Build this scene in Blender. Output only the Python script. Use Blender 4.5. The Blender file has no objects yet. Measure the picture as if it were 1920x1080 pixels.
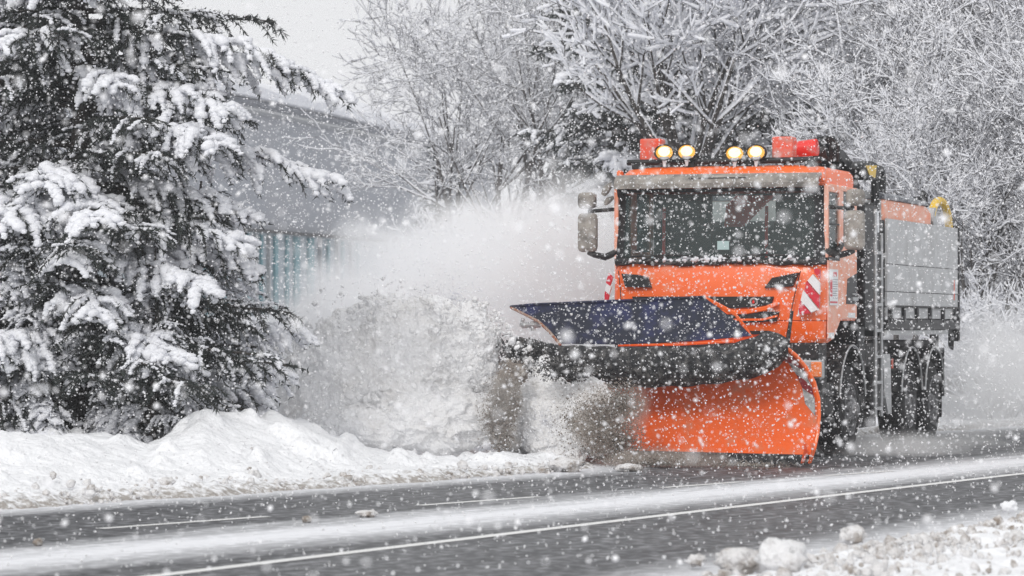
import bpy, bmesh, math, random
import numpy as np
from mathutils import Vector, Matrix

# ------------------------------------------------------------------ camera, world, sun, exposure
scene = bpy.context.scene
C = scene.collection
cam_d = bpy.data.cameras.new("camera"); cam = bpy.data.objects.new("camera", cam_d); C.objects.link(cam)
cam.location = (0, 0, 1.5); cam.rotation_euler = (math.radians(90), 0, 0)
cam_d.lens = 120; cam_d.sensor_width = 36; cam_d.shift_y = 72/1920
cam_d.clip_start = 0.5; cam_d.clip_end = 2000
cam_d.dof.use_dof = True; cam_d.dof.focus_distance = 38.0; cam_d.dof.aperture_fstop = 3.8
scene.camera = cam

world = bpy.data.worlds.new("World"); scene.world = world; world.use_nodes = True
wn = world.node_tree; wn.nodes.clear()
SUN_EL, SUN_AZ = math.radians(36), math.radians(200)
sky = wn.nodes.new('ShaderNodeTexSky'); sky.sky_type = 'NISHITA'; sky.sun_disc = False
sky.sun_elevation = SUN_EL; sky.sun_rotation = SUN_AZ; sky.dust_density = 6; sky.air_density = 1.0
hs = wn.nodes.new('ShaderNodeHueSaturation'); hs.inputs['Saturation'].default_value = 0.13
mixw = wn.nodes.new('ShaderNodeMixRGB'); mixw.inputs[0].default_value = 0.8; mixw.inputs[2].default_value = (8.8, 8.85, 9.0, 1)
bg = wn.nodes.new('ShaderNodeBackground'); bg.inputs['Strength'].default_value = 0.1
wo = wn.nodes.new('ShaderNodeOutputWorld')
wn.links.new(sky.outputs[0], hs.inputs['Color']); wn.links.new(hs.outputs[0], mixw.inputs[1])
wn.links.new(mixw.outputs[0], bg.inputs['Color']); wn.links.new(bg.outputs[0], wo.inputs['Surface'])

sun_d = bpy.data.lights.new("sun", 'SUN'); sun_d.energy = 1.1; sun_d.angle = math.radians(14); sun_d.color = (1.0, .97, .93)
sun = bpy.data.objects.new("sun", sun_d); C.objects.link(sun); sun.location = (-10, -10, 40)
sd = Vector((math.sin(SUN_AZ)*math.cos(SUN_EL), math.cos(SUN_AZ)*math.cos(SUN_EL), math.sin(SUN_EL)))
sun.rotation_euler = sd.to_track_quat('Z', 'Y').to_euler()
scene.view_settings.view_transform = 'Standard'; scene.view_settings.look = 'None'
scene.view_settings.exposure = 0.12; scene.view_settings.gamma = 1
scene.render.engine = 'CYCLES'
cy = scene.cycles
cy.max_bounces = 14; cy.diffuse_bounces = 5; cy.glossy_bounces = 3; cy.transmission_bounces = 4
cy.transparent_max_bounces = 12; cy.volume_bounces = 12; cy.use_denoising = True
cy.volume_step_rate = 1.0; cy.volume_max_steps = 128

rng = np.random.default_rng(7)
random.seed(7)

# ------------------------------------------------------------------ helpers
def smooth(x): x = np.clip(x, 0, 1); return x*x*(3-2*x)
def _h(i, j, k):
    n = (i*374761393 + j*668265263 + k*2147483647 + 12345) & 0xffffffff
    n = ((n ^ (n >> 13))*1274126177) & 0xffffffff
    return ((n ^ (n >> 16)) & 0xffff)/65535.0
def vn(x, y, z=0.0):
    x = np.asarray(x, float); y = np.asarray(y, float); z = np.zeros_like(x)+z
    i = np.floor(x).astype(np.int64); j = np.floor(y).astype(np.int64); k = np.floor(z).astype(np.int64)
    f = smooth(x-i); g = smooth(y-j); h = smooth(z-k); r = 0
    for a in (0, 1):
        for b in (0, 1):
            for c in (0, 1):
                r = r + _h(i+a, j+b, k+c)*(f if a else 1-f)*(g if b else 1-g)*(h if c else 1-h)
    return r*2-1
def fbm(x, y, z=0.0, o=4):
    r = 0; a = 1; s = 1
    for q in range(o):
        r = r + a*vn(np.asarray(x)*s+q*17.3, np.asarray(y)*s+q*9.1, np.asarray(z)*s+q*5.7); a *= .5; s *= 2.03
    return r

def npmesh(name, V, T, smooth_=True, attr=None):
    V = np.asarray(V, np.float32); T = np.asarray(T, np.int32)
    me = bpy.data.meshes.new(name); k = T.shape[1]
    me.vertices.add(len(V)); me.vertices.foreach_set('co', V.ravel())
    me.loops.add(T.size); me.loops.foreach_set('vertex_index', T.ravel())
    me.polygons.add(len(T)); me.polygons.foreach_set('loop_start', np.arange(0, T.size, k, dtype=np.int32))
    me.update(calc_edges=True)
    if smooth_: me.polygons.foreach_set('use_smooth', np.ones(len(T), bool))
    if attr:
        for n_, v_ in attr.items():
            a = me.attributes.new(n_, 'FLOAT', 'POINT'); a.data.foreach_set('value', np.asarray(v_, np.float32).ravel())
    return me

def link(name, me, mat=None, parent=None):
    o = bpy.data.objects.new(name, me); C.objects.link(o)
    if mat is not None and len(me.materials) == 0:
        for m_ in (mat if isinstance(mat, (list, tuple)) else [mat]): me.materials.append(m_)
    if parent is not None: o.parent = parent
    return o
def tag(o, label=None, cat=None, group=None, kind=None):
    if label: o['label'] = label
    if cat: o['category'] = cat
    if group: o['group'] = group
    if kind: o['kind'] = kind
    return o
def empty(name, loc=(0, 0, 0), rz=0):
    o = bpy.data.objects.new(name, None); C.objects.link(o); o.location = loc; o.rotation_euler = (0, 0, rz)
    o.empty_display_size = .3
    return o

class MB:
    def __init__(s): s.v = []; s.f = []; s.m = []; s.mi = 0
    def add(s, vs, fs):
        b = len(s.v); s.v += [tuple(map(float, p)) for p in vs]; s.f += [tuple(b+i for i in f) for f in fs]; s.m += [s.mi]*len(fs)
    def box(s, a, b):
        x0, x1 = sorted((a[0], b[0])); y0, y1 = sorted((a[1], b[1])); z0, z1 = sorted((a[2], b[2]))
        s.add([(x0,y0,z0),(x1,y0,z0),(x1,y1,z0),(x0,y1,z0),(x0,y0,z1),(x1,y0,z1),(x1,y1,z1),(x0,y1,z1)],
              [(0,3,2,1),(4,5,6,7),(0,1,5,4),(1,2,6,5),(2,3,7,6),(3,0,4,7)])
    def prism(s, poly, off):            # poly: list of 3d points, extruded by vector off
        n = len(poly); off = Vector(off)
        a = [tuple(Vector(p)) for p in poly]; b = [tuple(Vector(p)+off) for p in poly]
        s.add(a+b, [tuple(range(n))[::-1], tuple(range(n, 2*n))] + [(i, (i+1) % n, n+(i+1) % n, n+i) for i in range(n)])
    def tube(s, pts, r, n=8, cap=True):
        pts = [Vector(p) for p in pts]; rs = r if isinstance(r, (list, tuple)) else [r]*len(pts)
        vs = []; fs = []; up = None
        for i, p in enumerate(pts):
            t = (pts[min(i+1, len(pts)-1)] - pts[max(i-1, 0)]).normalized()
            if up is None: up = Vector((0, 0, 1)) if abs(t.z) < .9 else Vector((1, 0, 0))
            a = t.cross(up).normalized(); b = a.cross(t).normalized(); up = b
            for k in range(n):
                q = 2*math.pi*k/n; vs.append(p + (a*math.cos(q) + b*math.sin(q))*rs[i])
        for i in range(len(pts)-1):
            for k in range(n): fs.append((i*n+k, i*n+(k+1) % n, (i+1)*n+(k+1) % n, (i+1)*n+k))
        if cap: fs.append(tuple(range(n))[::-1]); fs.append(tuple(range((len(pts)-1)*n, len(pts)*n)))
        s.add(vs, fs)
    def lathe(s, prof, c, axis='x', n=32):   # prof: (a along axis, r)
        vs = []; fs = []
        for a, r in prof:
            for k in range(n):
                q = 2*math.pi*k/n
                if axis == 'x': vs.append((c[0]+a, c[1]+r*math.cos(q), c[2]+r*math.sin(q)))
                elif axis == 'y': vs.append((c[0]+r*math.cos(q), c[1]+a, c[2]+r*math.sin(q)))
                else: vs.append((c[0]+r*math.cos(q), c[1]+r*math.sin(q), c[2]+a))
        for i in range(len(prof)-1):
            for k in range(n): fs.append((i*n+k, i*n+(k+1) % n, (i+1)*n+(k+1) % n, (i+1)*n+k))
        s.add(vs, fs)
    def loft(s, rings, close=True, caps=True):
        n = len(rings[0]); vs = [p for r in rings for p in r]; fs = []
        for i in range(len(rings)-1):
            for k in range(n if close else n-1): fs.append((i*n+k, i*n+(k+1) % n, (i+1)*n+(k+1) % n, (i+1)*n+k))
        if caps: fs.append(tuple(range(n))[::-1]); fs.append(tuple(range((len(rings)-1)*n, len(rings)*n)))
        s.add(vs, fs)
    def build(s, name, mat, parent=None, bevel=0.0, sm=True, ang=35, solid=0):
        me = bpy.data.meshes.new(name); me.from_pydata(s.v, [], s.f)
        mats = mat if isinstance(mat, (list, tuple)) else [mat]
        for m_ in mats: me.materials.append(m_)
        me.polygons.foreach_set('material_index', s.m)
        bm = bmesh.new(); bm.from_mesh(me); bmesh.ops.recalc_face_normals(bm, faces=bm.faces)
        if sm:
            for f in bm.faces: f.smooth = True
            for e in bm.edges:
                if len(e.link_faces) == 2 and e.calc_face_angle(0) > math.radians(ang): e.smooth = False
        bm.to_mesh(me); bm.free()
        o = link(name, me, None, parent)
        if solid:
            md = o.modifiers.new('thick', 'SOLIDIFY'); md.thickness = solid; md.offset = 0
        if bevel:
            md = o.modifiers.new('bevel', 'BEVEL'); md.width = bevel; md.segments = 2; md.limit_method = 'ANGLE'; md.angle_limit = math.radians(40)
        return o

def mat(name, col, rough=.5, metal=0.0, col2=None, nscale=6, namt=.5, bump=0, bscale=20, spec=.5, sharp=.12, coat=0, stretch=None):
    m = bpy.data.materials.new(name); m.use_nodes = True; nt = m.node_tree; b = nt.nodes['Principled BSDF']
    b.inputs['Base Color'].default_value = (*col, 1); b.inputs['Roughness'].default_value = rough
    b.inputs['Metallic'].default_value = metal; b.inputs['Specular IOR Level'].default_value = spec
    b.inputs['Coat Weight'].default_value = coat
    tc = nt.nodes.new('ShaderNodeTexCoord'); src = tc.outputs['Object']
    if stretch:
        mp = nt.nodes.new('ShaderNodeMapping'); mp.inputs['Scale'].default_value = stretch; nt.links.new(src, mp.inputs[0]); src = mp.outputs[0]
    if col2 is not None:
        n = nt.nodes.new('ShaderNodeTexNoise'); n.inputs['Scale'].default_value = nscale; n.inputs['Detail'].default_value = 7; n.inputs['Roughness'].default_value = .65
        r = nt.nodes.new('ShaderNodeMapRange'); r.interpolation_type = 'SMOOTHSTEP'
        c_ = .5 + (.5-namt)*.5
        r.inputs[1].default_value = c_-sharp; r.inputs[2].default_value = c_+sharp
        mx = nt.nodes.new('ShaderNodeMixRGB'); mx.inputs[1].default_value = (*col, 1); mx.inputs[2].default_value = (*col2, 1)
        nt.links.new(src, n.inputs['Vector']); nt.links.new(n.outputs[0], r.inputs[0]); nt.links.new(r.outputs[0], mx.inputs[0]); nt.links.new(mx.outputs[0], b.inputs['Base Color'])
        ro = nt.nodes.new('ShaderNodeMapRange'); ro.inputs[3].default_value = rough; ro.inputs[4].default_value = max(rough, .8)
        nt.links.new(r.outputs[0], ro.inputs[0]); nt.links.new(ro.outputs[0], b.inputs['Roughness'])
    if bump:
        n2 = nt.nodes.new('ShaderNodeTexNoise'); n2.inputs['Scale'].default_value = bscale; n2.inputs['Detail'].default_value = 6
        bp = nt.nodes.new('ShaderNodeBump'); bp.inputs['Strength'].default_value = bump; bp.inputs['Distance'].default_value = .05
        nt.links.new(src, n2.inputs['Vector']); nt.links.new(n2.outputs[0], bp.inputs['Height']); nt.links.new(bp.outputs[0], b.inputs['Normal'])
    return m

SNOW = mat('snow', (.86, .87, .90), .75, col2=(.80, .81, .85), nscale=3, bump=.5, bscale=26, spec=.25)
SNOWBANK = mat('snow_bank', (.87, .88, .90), .75, col2=(.80, .81, .84), nscale=1.6, bump=.8, bscale=14, spec=.25)
SNOWBR = mat('snow_on_branches', (.84, .85, .89), .8, bump=.5, bscale=40, spec=.2)
DIRTYSNOW = mat('dirty_snow', (.80, .79, .79), .8, col2=(.34, .29, .25), nscale=5, namt=.36, bump=.8, bscale=40, spec=.2)
SLUSH = mat('slush', (.30, .255, .215), .75, col2=(.62, .60, .58), nscale=22, namt=.4, bump=.8, bscale=50)
ORANGE = mat('orange_paint', (.93, .135, .005), .42, col2=(.78, .30, .17), nscale=5, namt=.22, sharp=.16, coat=.3, bump=.06, bscale=60)
ORANGE_SALT = mat('salted_orange_paint', (.88, .26, .12), .6, col2=(.86, .52, .42), nscale=5, namt=.62, sharp=.22)
ORANGE_PLOW = mat('worn_orange_paint', (.92, .125, .005), .5, col2=(.50, .27, .18), nscale=4, namt=.22, sharp=.2, bump=.15, bscale=30)
BLUE = mat('dark_blue_paint', (.004, .010, .075), .45, col2=(.012, .016, .032), nscale=4, namt=.6, bump=.15, bscale=25)
BLACK = mat('black_plastic', (.006, .007, .009), .5, col2=(.07, .07, .075), nscale=14, namt=.2, bump=.1, bscale=40)
DIRTYBLACK = mat('salt_crusted_black', (.010, .010, .012), .65, col2=(.15, .145, .14), nscale=11, namt=.33, bump=.4, bscale=40)
RUBBER = mat('gritty_rubber', (.006, .007, .010), .6, col2=(.16, .155, .15), nscale=13, namt=.36, bump=1.0, bscale=26, sharp=.14)
BEIGE = mat('salt_covered_visor', (.40, .37, .335), .75, col2=(.10, .095, .09), nscale=6, namt=.38, sharp=.25, bump=.3, bscale=40)
ALU = mat('dull_aluminium', (.56, .57, .58), .6, .15, col2=(.40, .40, .40), nscale=3, namt=.32, sharp=.25, bump=.05, bscale=60)
STEEL = mat('grey_steel', (.40, .41, .42), .45, .6, col2=(.6, .6, .6), nscale=12, namt=.4)
TYRE = mat('tyre_rubber', (.010, .010, .011), .8, col2=(.16, .16, .17), nscale=16, namt=.2, bump=.5, bscale=60)
RIM = mat('dirty_rim', (.14, .14, .145), .6, .4, col2=(.4, .4, .41), nscale=18, namt=.4)
RED = mat('red_paint', (.80, .03, .022), .4, col2=(.55, .28, .25), nscale=10, namt=.25)
REDTAPE = mat('red_reflective', (.62, .012, .035), .4, col2=(.6, .3, .3), nscale=20, namt=.15)
DKRED = mat('dirty_red_tape', (.25, .012, .02), .5, col2=(.30, .2, .19), nscale=14, namt=.35)
WHITETAPE = mat('white_reflective', (.76, .77, .78), .4)
DIRTYWHITE = mat('dirty_white_tape', (.45, .46, .46), .6, col2=(.2, .2, .2), nscale=18, namt=.4)
BEACON = mat('orange_red_plastic', (.86, .07, .018), .35, col2=(.52, .30, .26), nscale=6, namt=.38, sharp=.2)
YELLOW = mat('yellow_plastic', (.75, .48, .02), .4, col2=(.6, .5, .3), nscale=20, namt=.3)
TARP = mat('grey_tarpaulin', (.12, .13, .15), .7, col2=(.4, .41, .43), nscale=7, namt=.45, bump=.2)
ICE = mat('ice', (.66, .66, .68), .2, spec=.5)
DARKIN = mat('dark_cab_trim', (.02, .024, .026), .7)
SEATM = mat('dark_seat_fabric', (.03, .045, .048), .9)
CHROME = mat('lamp_reflector', (.7, .72, .74), .2, .6)
AMBER = mat('amber_lens', (.85, .22, .05), .3, col2=(.8, .45, .3), nscale=30, namt=.3)
BARK = mat('dark_bark', (.045, .038, .034), .9, bump=.5, bscale=30)
BARK_HAZED = mat('hazed_grey_brown_bark', (.085, .078, .075), .9)  # bark of the far trees, lightened in the colour to stand in for haze
NEEDLE = mat('dark_needles', (.014, .021, .019), .75, col2=(.032, .04, .037), nscale=3, namt=.5)
WALLM = mat('hazed_grey_cladding', (.30, .315, .35), .7, col2=(.34, .35, .38), nscale=.4, namt=.5)  # wall grey lightened so the colour itself carries the fade of distance
TEAL = mat('teal_glass', (.10, .27, .31), .3, col2=(.16, .32, .36), nscale=.8, namt=.5)
PALEGLASS = mat('pale_blue_glazing', (.36, .42, .46), .35, col2=(.42, .47, .50), nscale=.5, namt=.5)
PAINTW = mat('white_road_paint', (.78, .78, .77), .6, col2=(.45, .45, .45), nscale=9, namt=.2, sharp=.08)

def glassmat(name, tint, gl=.12, trans=.8):
    m = bpy.data.materials.new(name); m.use_nodes = True; nt = m.node_tree; nt.nodes.clear()
    o = nt.nodes.new('ShaderNodeOutputMaterial'); t = nt.nodes.new('ShaderNodeBsdfTransparent'); t.inputs[0].default_value = (*tint, 1)
    g = nt.nodes.new('ShaderNodeBsdfPrincipled'); g.inputs['Base Color'].default_value = (.10, .13, .13, 1); g.inputs['Roughness'].default_value = .12
    mx = nt.nodes.new('ShaderNodeMixShader'); mx.inputs[0].default_value = 1-trans
    nt.links.new(t.outputs[0], mx.inputs[1]); nt.links.new(g.outputs[0], mx.inputs[2]); nt.links.new(mx.outputs[0], o.inputs[0])
    return m
GLASS = glassmat('windscreen_glass', (.78, .88, .87), trans=.62)
SGLASS = glassmat('side_glass', (.55, .62, .63), trans=.45)

def emit(name, col, st):
    m = bpy.data.materials.new(name); m.use_nodes = True; b = m.node_tree.nodes['Principled BSDF']
    b.inputs['Base Color'].default_value = (.25, .15, .05, 1); b.inputs['Roughness'].default_value = .3
    b.inputs['Emission Color'].default_value = (*col, 1); b.inputs['Emission Strength'].default_value = st
    return m
LAMP = emit('lit_lamp_rim', (1.0, .45, .05), .95); LAMPHOT = emit('lit_lamp_core', (1.0, .86, .5), 1.6)

# ------------------------------------------------------------------ picture <-> place
F, CX, HY, H = 6400., 960., 612., 1.5
def W(px, py, D): return Vector(((px-CX)/F*D, D, H+(HY-py)/F*D))
def G(px, py):
    D = F*H/(py-HY); return ((px-CX)/F*D, D)
TA = math.radians(31)
ES = (math.sin(TA), math.cos(TA)); ET = (math.cos(TA), -math.sin(TA))
def st(X, Y): return X*ES[0]+Y*ES[1], X*ET[0]+Y*ET[1]
def xy(s, t): return s*ES[0]+t*ET[0], s*ES[1]+t*ET[1]
class Curve:
    def __init__(self, px, deg=2):
        p = [st(*G(*q)) for q in px]; self.s = np.array([a for a, b in p]); t = np.array([b for a, b in p])
        self.c = np.polyfit(self.s, t, deg); self.a = self.s.min()-3; self.b = self.s.max()+3
    def __call__(self, s):
        s = np.asarray(s, float); k = np.clip(s, self.a, self.b); d = np.polyval(np.polyder(self.c), k)
        return np.polyval(self.c, k) + d*(s-k)
cE0 = Curve([(0, 958), (575, 917), (1000, 890), (1150, 882), (1400, 862)])
_p = [st(*G(*q)) for q in ((1120, 879), (1190, 858), (1260, 840), (1400, 827), (1920, 800))]
def cE(s):
    s = np.asarray(s, float); k = smooth((s-_p[0][0]+1.2)/(_p[2][0]-_p[0][0]+.6))
    a = np.polyfit([q[0] for q in _p[2:]], [q[1] for q in _p[2:]], 1); return cE0(s)*(1-k)+np.polyval(a, s)*k
cM1 = Curve([(190, 992), (500, 969), (780, 948), (1010, 932), (1380, 905)], 1)
cM2 = Curve([(310, 1079), (960, 999), (1431, 946), (1920, 888)])
cB = Curve([(0, 1050), (480, 1010), (960, 966), (1431, 910), (1920, 866)])
cN = Curve([(1335, 1078), (1490, 1047), (1640, 1018), (1945, 963)], 1)

# ------------------------------------------------------------------ ground, road, banks
def ground_z(X, Y):
    s, t = st(X, Y); X = np.asarray(X, float); Y = np.asarray(Y, float)
    dE = cE(s)-t                      # >0 beyond the far edge
    dN = t-cN(s)
    z = -.10 + .30*smooth((dE-1.0)/2.5) + .16*smooth((dN-.6)/1.5)
    left = .022*np.clip(Y-44, 0, 400)
    right = .11*np.clip(Y-54, 0, 60)
    k = smooth((X/np.maximum(Y, 1)+.02)/.08)
    z = z + (left*(1-k)+right*k)*smooth(dE/6)
    return z
def axis(lo, c, hi, fine, n1, n2):
    a = c - np.geomspace(fine, c-lo, n1)[::-1]; b = c + np.geomspace(fine, hi-c, n2)
    return a, b
gx = np.concatenate([-np.geomspace(16, 400, 26)[::-1], np.linspace(-15.6, 20, 90), np.geomspace(20.5, 400, 26)])
gy = np.concatenate([-np.geomspace(1, 120, 14)[::-1], np.linspace(0, 60, 130), np.geomspace(60.8, 460, 60)])
GX, GY = np.meshgrid(gx, gy); GZ = ground_z(GX, GY) + .05*fbm(GX*.4, GY*.4)*smooth((GY-50)/10)
nx, ny = len(gx), len(gy)
def gridT(nx, ny):
    i = np.arange(ny-1)[:, None]*nx + np.arange(nx-1)[None]; i = i.ravel()
    return np.stack([i, i+1, i+nx+1, i+nx], 1)
o = link('ground', npmesh('ground', np.stack([GX.ravel(), GY.ravel(), GZ.ravel()], 1), gridT(nx, ny)), SNOW); tag(o, kind='structure')

# road sheet
rs = np.concatenate([np.linspace(-60, 10, 30), np.linspace(10.5, 60, 180), np.geomspace(61, 330, 40)])
rv = np.linspace(0, 1, 70)
S_, V_ = np.meshgrid(rs, rv, indexing='ij')
tE, tN = cE(S_)-.5, cN(S_)+.5
T_ = tE + (tN-tE)*V_
RX, RY = xy(S_, T_)
asph = bpy.data.materials.new('wet_asphalt_with_blown_snow'); asph.use_nodes = True; nt = asph.node_tree; b = nt.nodes['Principled BSDF']
def N(t, **k):
    n = nt.nodes.new(t)
    for a, v in k.items(): setattr(n, a, v)
    return n
uv = N('ShaderNodeAttribute', attribute_name='rs'); tt = N('ShaderNodeAttribute', attribute_name='rt'); bd = N('ShaderNodeAttribute', attribute_name='band'); ed = N('ShaderNodeAttribute', attribute_name='edge')
cmb = N('ShaderNodeCombineXYZ'); nt.links.new(uv.outputs['Fac'], cmb.inputs[0]); nt.links.new(tt.outputs['Fac'], cmb.inputs[1])
mp = N('ShaderNodeMapping'); mp.inputs['Scale'].default_value = (.35, 3.0, 1); nt.links.new(cmb.outputs[0], mp.inputs[0])
n1 = N('ShaderNodeTexNoise'); n1.inputs['Scale'].default_value = 1.0; n1.inputs['Detail'].default_value = 8; n1.inputs['Roughness'].default_value = .7; nt.links.new(mp.outputs[0], n1.inputs[0])
n3 = N('ShaderNodeTexNoise'); n3.inputs['Scale'].default_value = 9; n3.inputs['Detail'].default_value = 6; nt.links.new(cmb.outputs[0], n3.inputs[0])
def M(op, a, b_=None, cl=False):
    m = N('ShaderNodeMath', operation=op); m.use_clamp = cl
    for i, q in enumerate((a, b_)):
        if q is None: continue
        if isinstance(q, (int, float)): m.inputs[i].default_value = q
        else: nt.links.new(q, m.inputs[i])
    return m.outputs[0]
nz = M('MULTIPLY', M('SUBTRACT', n1.outputs[0], .5), 1.5)
ab = M('ABSOLUTE', M('ADD', bd.outputs['Fac'], M('MULTIPLY', nz, .8)))
bandv = M('SUBTRACT', 1.0, M('MULTIPLY', ab, .95), True)                     # white drift in the middle of the road
bandv = M('SMOOTH_MIN', bandv, 1.0)
grain = M('MULTIPLY', M('SUBTRACT', n3.outputs[0], .47, True), 1.5)
dust = M('MULTIPLY', M('ADD', .03, M('MULTIPLY', nz, .20)), 1.0, True)
edg = M('MULTIPLY', M('SUBTRACT', 1.0, M('DIVIDE', M('ABSOLUTE', ed.outputs['Fac']), .75), True), .75)
tot = M('ADD', M('ADD', M('MULTIPLY', bandv, 1.05), dust), M('ADD', grain, edg), True)
mx = N('ShaderNodeMixRGB'); mx.inputs[1].default_value = (.028, .030, .034, 1); mx.inputs[2].default_value = (.80, .81, .84, 1)
nt.links.new(tot, mx.inputs[0]); nt.links.new(mx.outputs[0], b.inputs['Base Color'])
rr = N('ShaderNodeMapRange'); rr.inputs[3].default_value = .52; rr.inputs[4].default_value = .85; b.inputs['Specular IOR Level'].default_value = .3; nt.links.new(tot, rr.inputs[0]); nt.links.new(rr.outputs[0], b.inputs['Roughness'])
bp = N('ShaderNodeBump'); bp.inputs['Strength'].default_value = .35; bp.inputs['Distance'].default_value = .02; nt.links.new(n3.outputs[0], bp.inputs['Height']); nt.links.new(bp.outputs[0], b.inputs['Normal'])
edge_d = np.minimum(np.abs(T_-cE(S_)), np.abs(T_-cN(S_)))
me = npmesh('road', np.stack([RX.ravel(), RY.ravel(), np.zeros(RX.size)], 1), gridT(len(rv), len(rs))[:, ::-1],
            attr={'rs': S_, 'rt': T_, 'band': T_-cB(S_), 'edge': edge_d})
o = link('road', me, asph); tag(o, kind='structure')

def line_strip(name, curve, s0, s1, w):
    ss = np.linspace(s0, s1, max(2, int((s1-s0)/.5))); v = []
    for s in ss:
        t = float(curve(s))
        for d in (-w/2, w/2): v.append((*xy(s, t+d), .004))
    n = len(ss); o = link(name, npmesh(name, v, [(2*i, 2*i+1, 2*i+3, 2*i+2) for i in range(n-1)]), PAINTW); tag(o, kind='structure'); return o
line_strip('road_edge_line', cM2, -30, 150, .13)
for a, c in (((190, 992), (500, 969)), ((780, 948), (1010, 932)), ((1210, 914), (1385, 904)), ((-600, 1060), (-230, 1028)), ((1560, 893), (1700, 884))):
    s0 = st(*G(*a))[0]; s1 = st(*G(*c))[0]; line_strip('road_lane_dash', cM1, s0, s1, .10)

# far snow bank: crest profile read as height over distance along the road
crest_px = [(-400, 800, 30.5), (-100, 815, 31.), (0, 822, 31.), (60, 810, 31), (150, 812, 31), (250, 834, 31), (275, 838, 31.2), (340, 803, 31.6), (375, 770, 31.8), (440, 768, 32.2), (510, 772, 32.6), (560, 790, 33), (640, 822, 33.5), (760, 848, 35), (900, 858, 36.5), (1100, 860, 38.5), (1250, 832, 42), (1400, 818, 44.5), (2000, 792, 50)]
cpx = [p for p, y, D in crest_px]; cpy = [y for p, y, D in crest_px]
def bank_z(s, w):            # w: metres beyond the road edge
    X, Y = xy(s, cE(s)-w)
    crest = H-(np.interp(CX+F*X/np.maximum(Y, 5), cpx, cpy)-HY)/F*Y
    up = smooth(w/2.7)**1.15; back = 1-smooth((w-3.3)/2.4)
    z = -.03 + .10*smooth(w/.35) + (crest-.08)*up*back + .17*(1-back)
    amp = smooth(w/.8)
    z = z + amp*((.045)*fbm(X*1.5, Y*1.5, 3, 5) - .04*np.abs(vn(X*2.3, Y*2.3, 7)) + .018*fbm(X*7, Y*7, 1, 3))
    lump = np.maximum(0, vn(X*3.7, Y*3.7, 11)-.45)
    return z + .22*lump*amp*back + .035*np.maximum(0, fbm(X*13, Y*13, 5, 2)-.1)*(w > 0.02)*(w < 1.3)
bs = np.concatenate([np.linspace(0, 17, 60), np.arange(17.05, 46, .05), np.linspace(46.2, 90, 100)]); bw = np.concatenate([np.arange(-.12, 4.2, .045), np.linspace(4.25, 7, 24)])
BS, BW = np.meshgrid(bs, bw, indexing='ij')
wob = .12*fbm(BS*.9, BS*0+2) + .05*fbm(BS*5, BS*0)
BX, BY = xy(BS, cE(BS)-BW-wob); BZ = bank_z(BS, BW)
bankmat = mat('bank_snow_with_grit', (.87, .88, .90), .8, bump=.9, bscale=12, spec=.2)
nt = bankmat.node_tree; b = nt.nodes['Principled BSDF']
at = N('ShaderNodeAttribute', attribute_name='dirt'); tc = N('ShaderNodeTexCoord'); nn = N('ShaderNodeTexNoise'); nn.inputs['Scale'].default_value = 16; nn.inputs['Detail'].default_value = 7
nt.links.new(tc.outputs['Object'], nn.inputs[0])
f = M('MULTIPLY', M('SUBTRACT', M('ADD', at.outputs['Fac'], nn.outputs[0]), .82, True), 4.0, True)
mx = N('ShaderNodeMixRGB'); mx.inputs[1].default_value = (.87, .88, .90, 1); mx.inputs[2].default_value = (.36, .335, .31, 1)
nt.links.new(f, mx.inputs[0]); nt.links.new(mx.outputs[0], b.inputs['Base Color'])
dirt = np.clip(.40*(1-BW/.55), 0, .45)+np.clip(.26*(1-BW/1.3), 0, .3)
o = link('snow_bank', npmesh('snow_bank', np.stack([BX.ravel(), BY.ravel(), BZ.ravel()], 1), gridT(len(bw), len(bs)), attr={'dirt': dirt}), bankmat)
tag(o, kind='structure')
# near verge
vs_ = np.concatenate([np.linspace(2, 12, 40), np.arange(12.05, 34, .05), np.linspace(34.3, 80, 90)]); vw = np.concatenate([np.arange(-.1, 4.2, .05), np.linspace(4.3, 9, 30)])
VS, VW = np.meshgrid(vs_, vw, indexing='ij')
wob = .14*fbm(VS*1.1, VS*0+5) + .05*fbm(VS*6, VS*0)
VX, VY = xy(VS, cN(VS)+VW+wob)
VZ = -.03 + .06*smooth(VW/.5) + .06*smooth(VW/3.) + smooth(VW/.5)*(.028*fbm(VX*2, VY*2, 2, 4) + .05*np.maximum(0, vn(VX*5, VY*5, 4)-.1) + .03*np.maximum(0, vn(VX*12, VY*12, 9)))*(1-.7*smooth((VW-5)/3)) - .1*smooth((VW-7)/2)
dirt = np.clip(.42*(1-VW/.7), 0, .45)+np.clip(.20*(1-VW/2.5), 0, .3)
o = link('snow_verge', npmesh('snow_verge', np.stack([VX.ravel(), VY.ravel(), VZ.ravel()], 1), gridT(len(vw), len(vs_))[:, ::-1], attr={'dirt': dirt}), bankmat)
tag(o, kind='structure')

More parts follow.
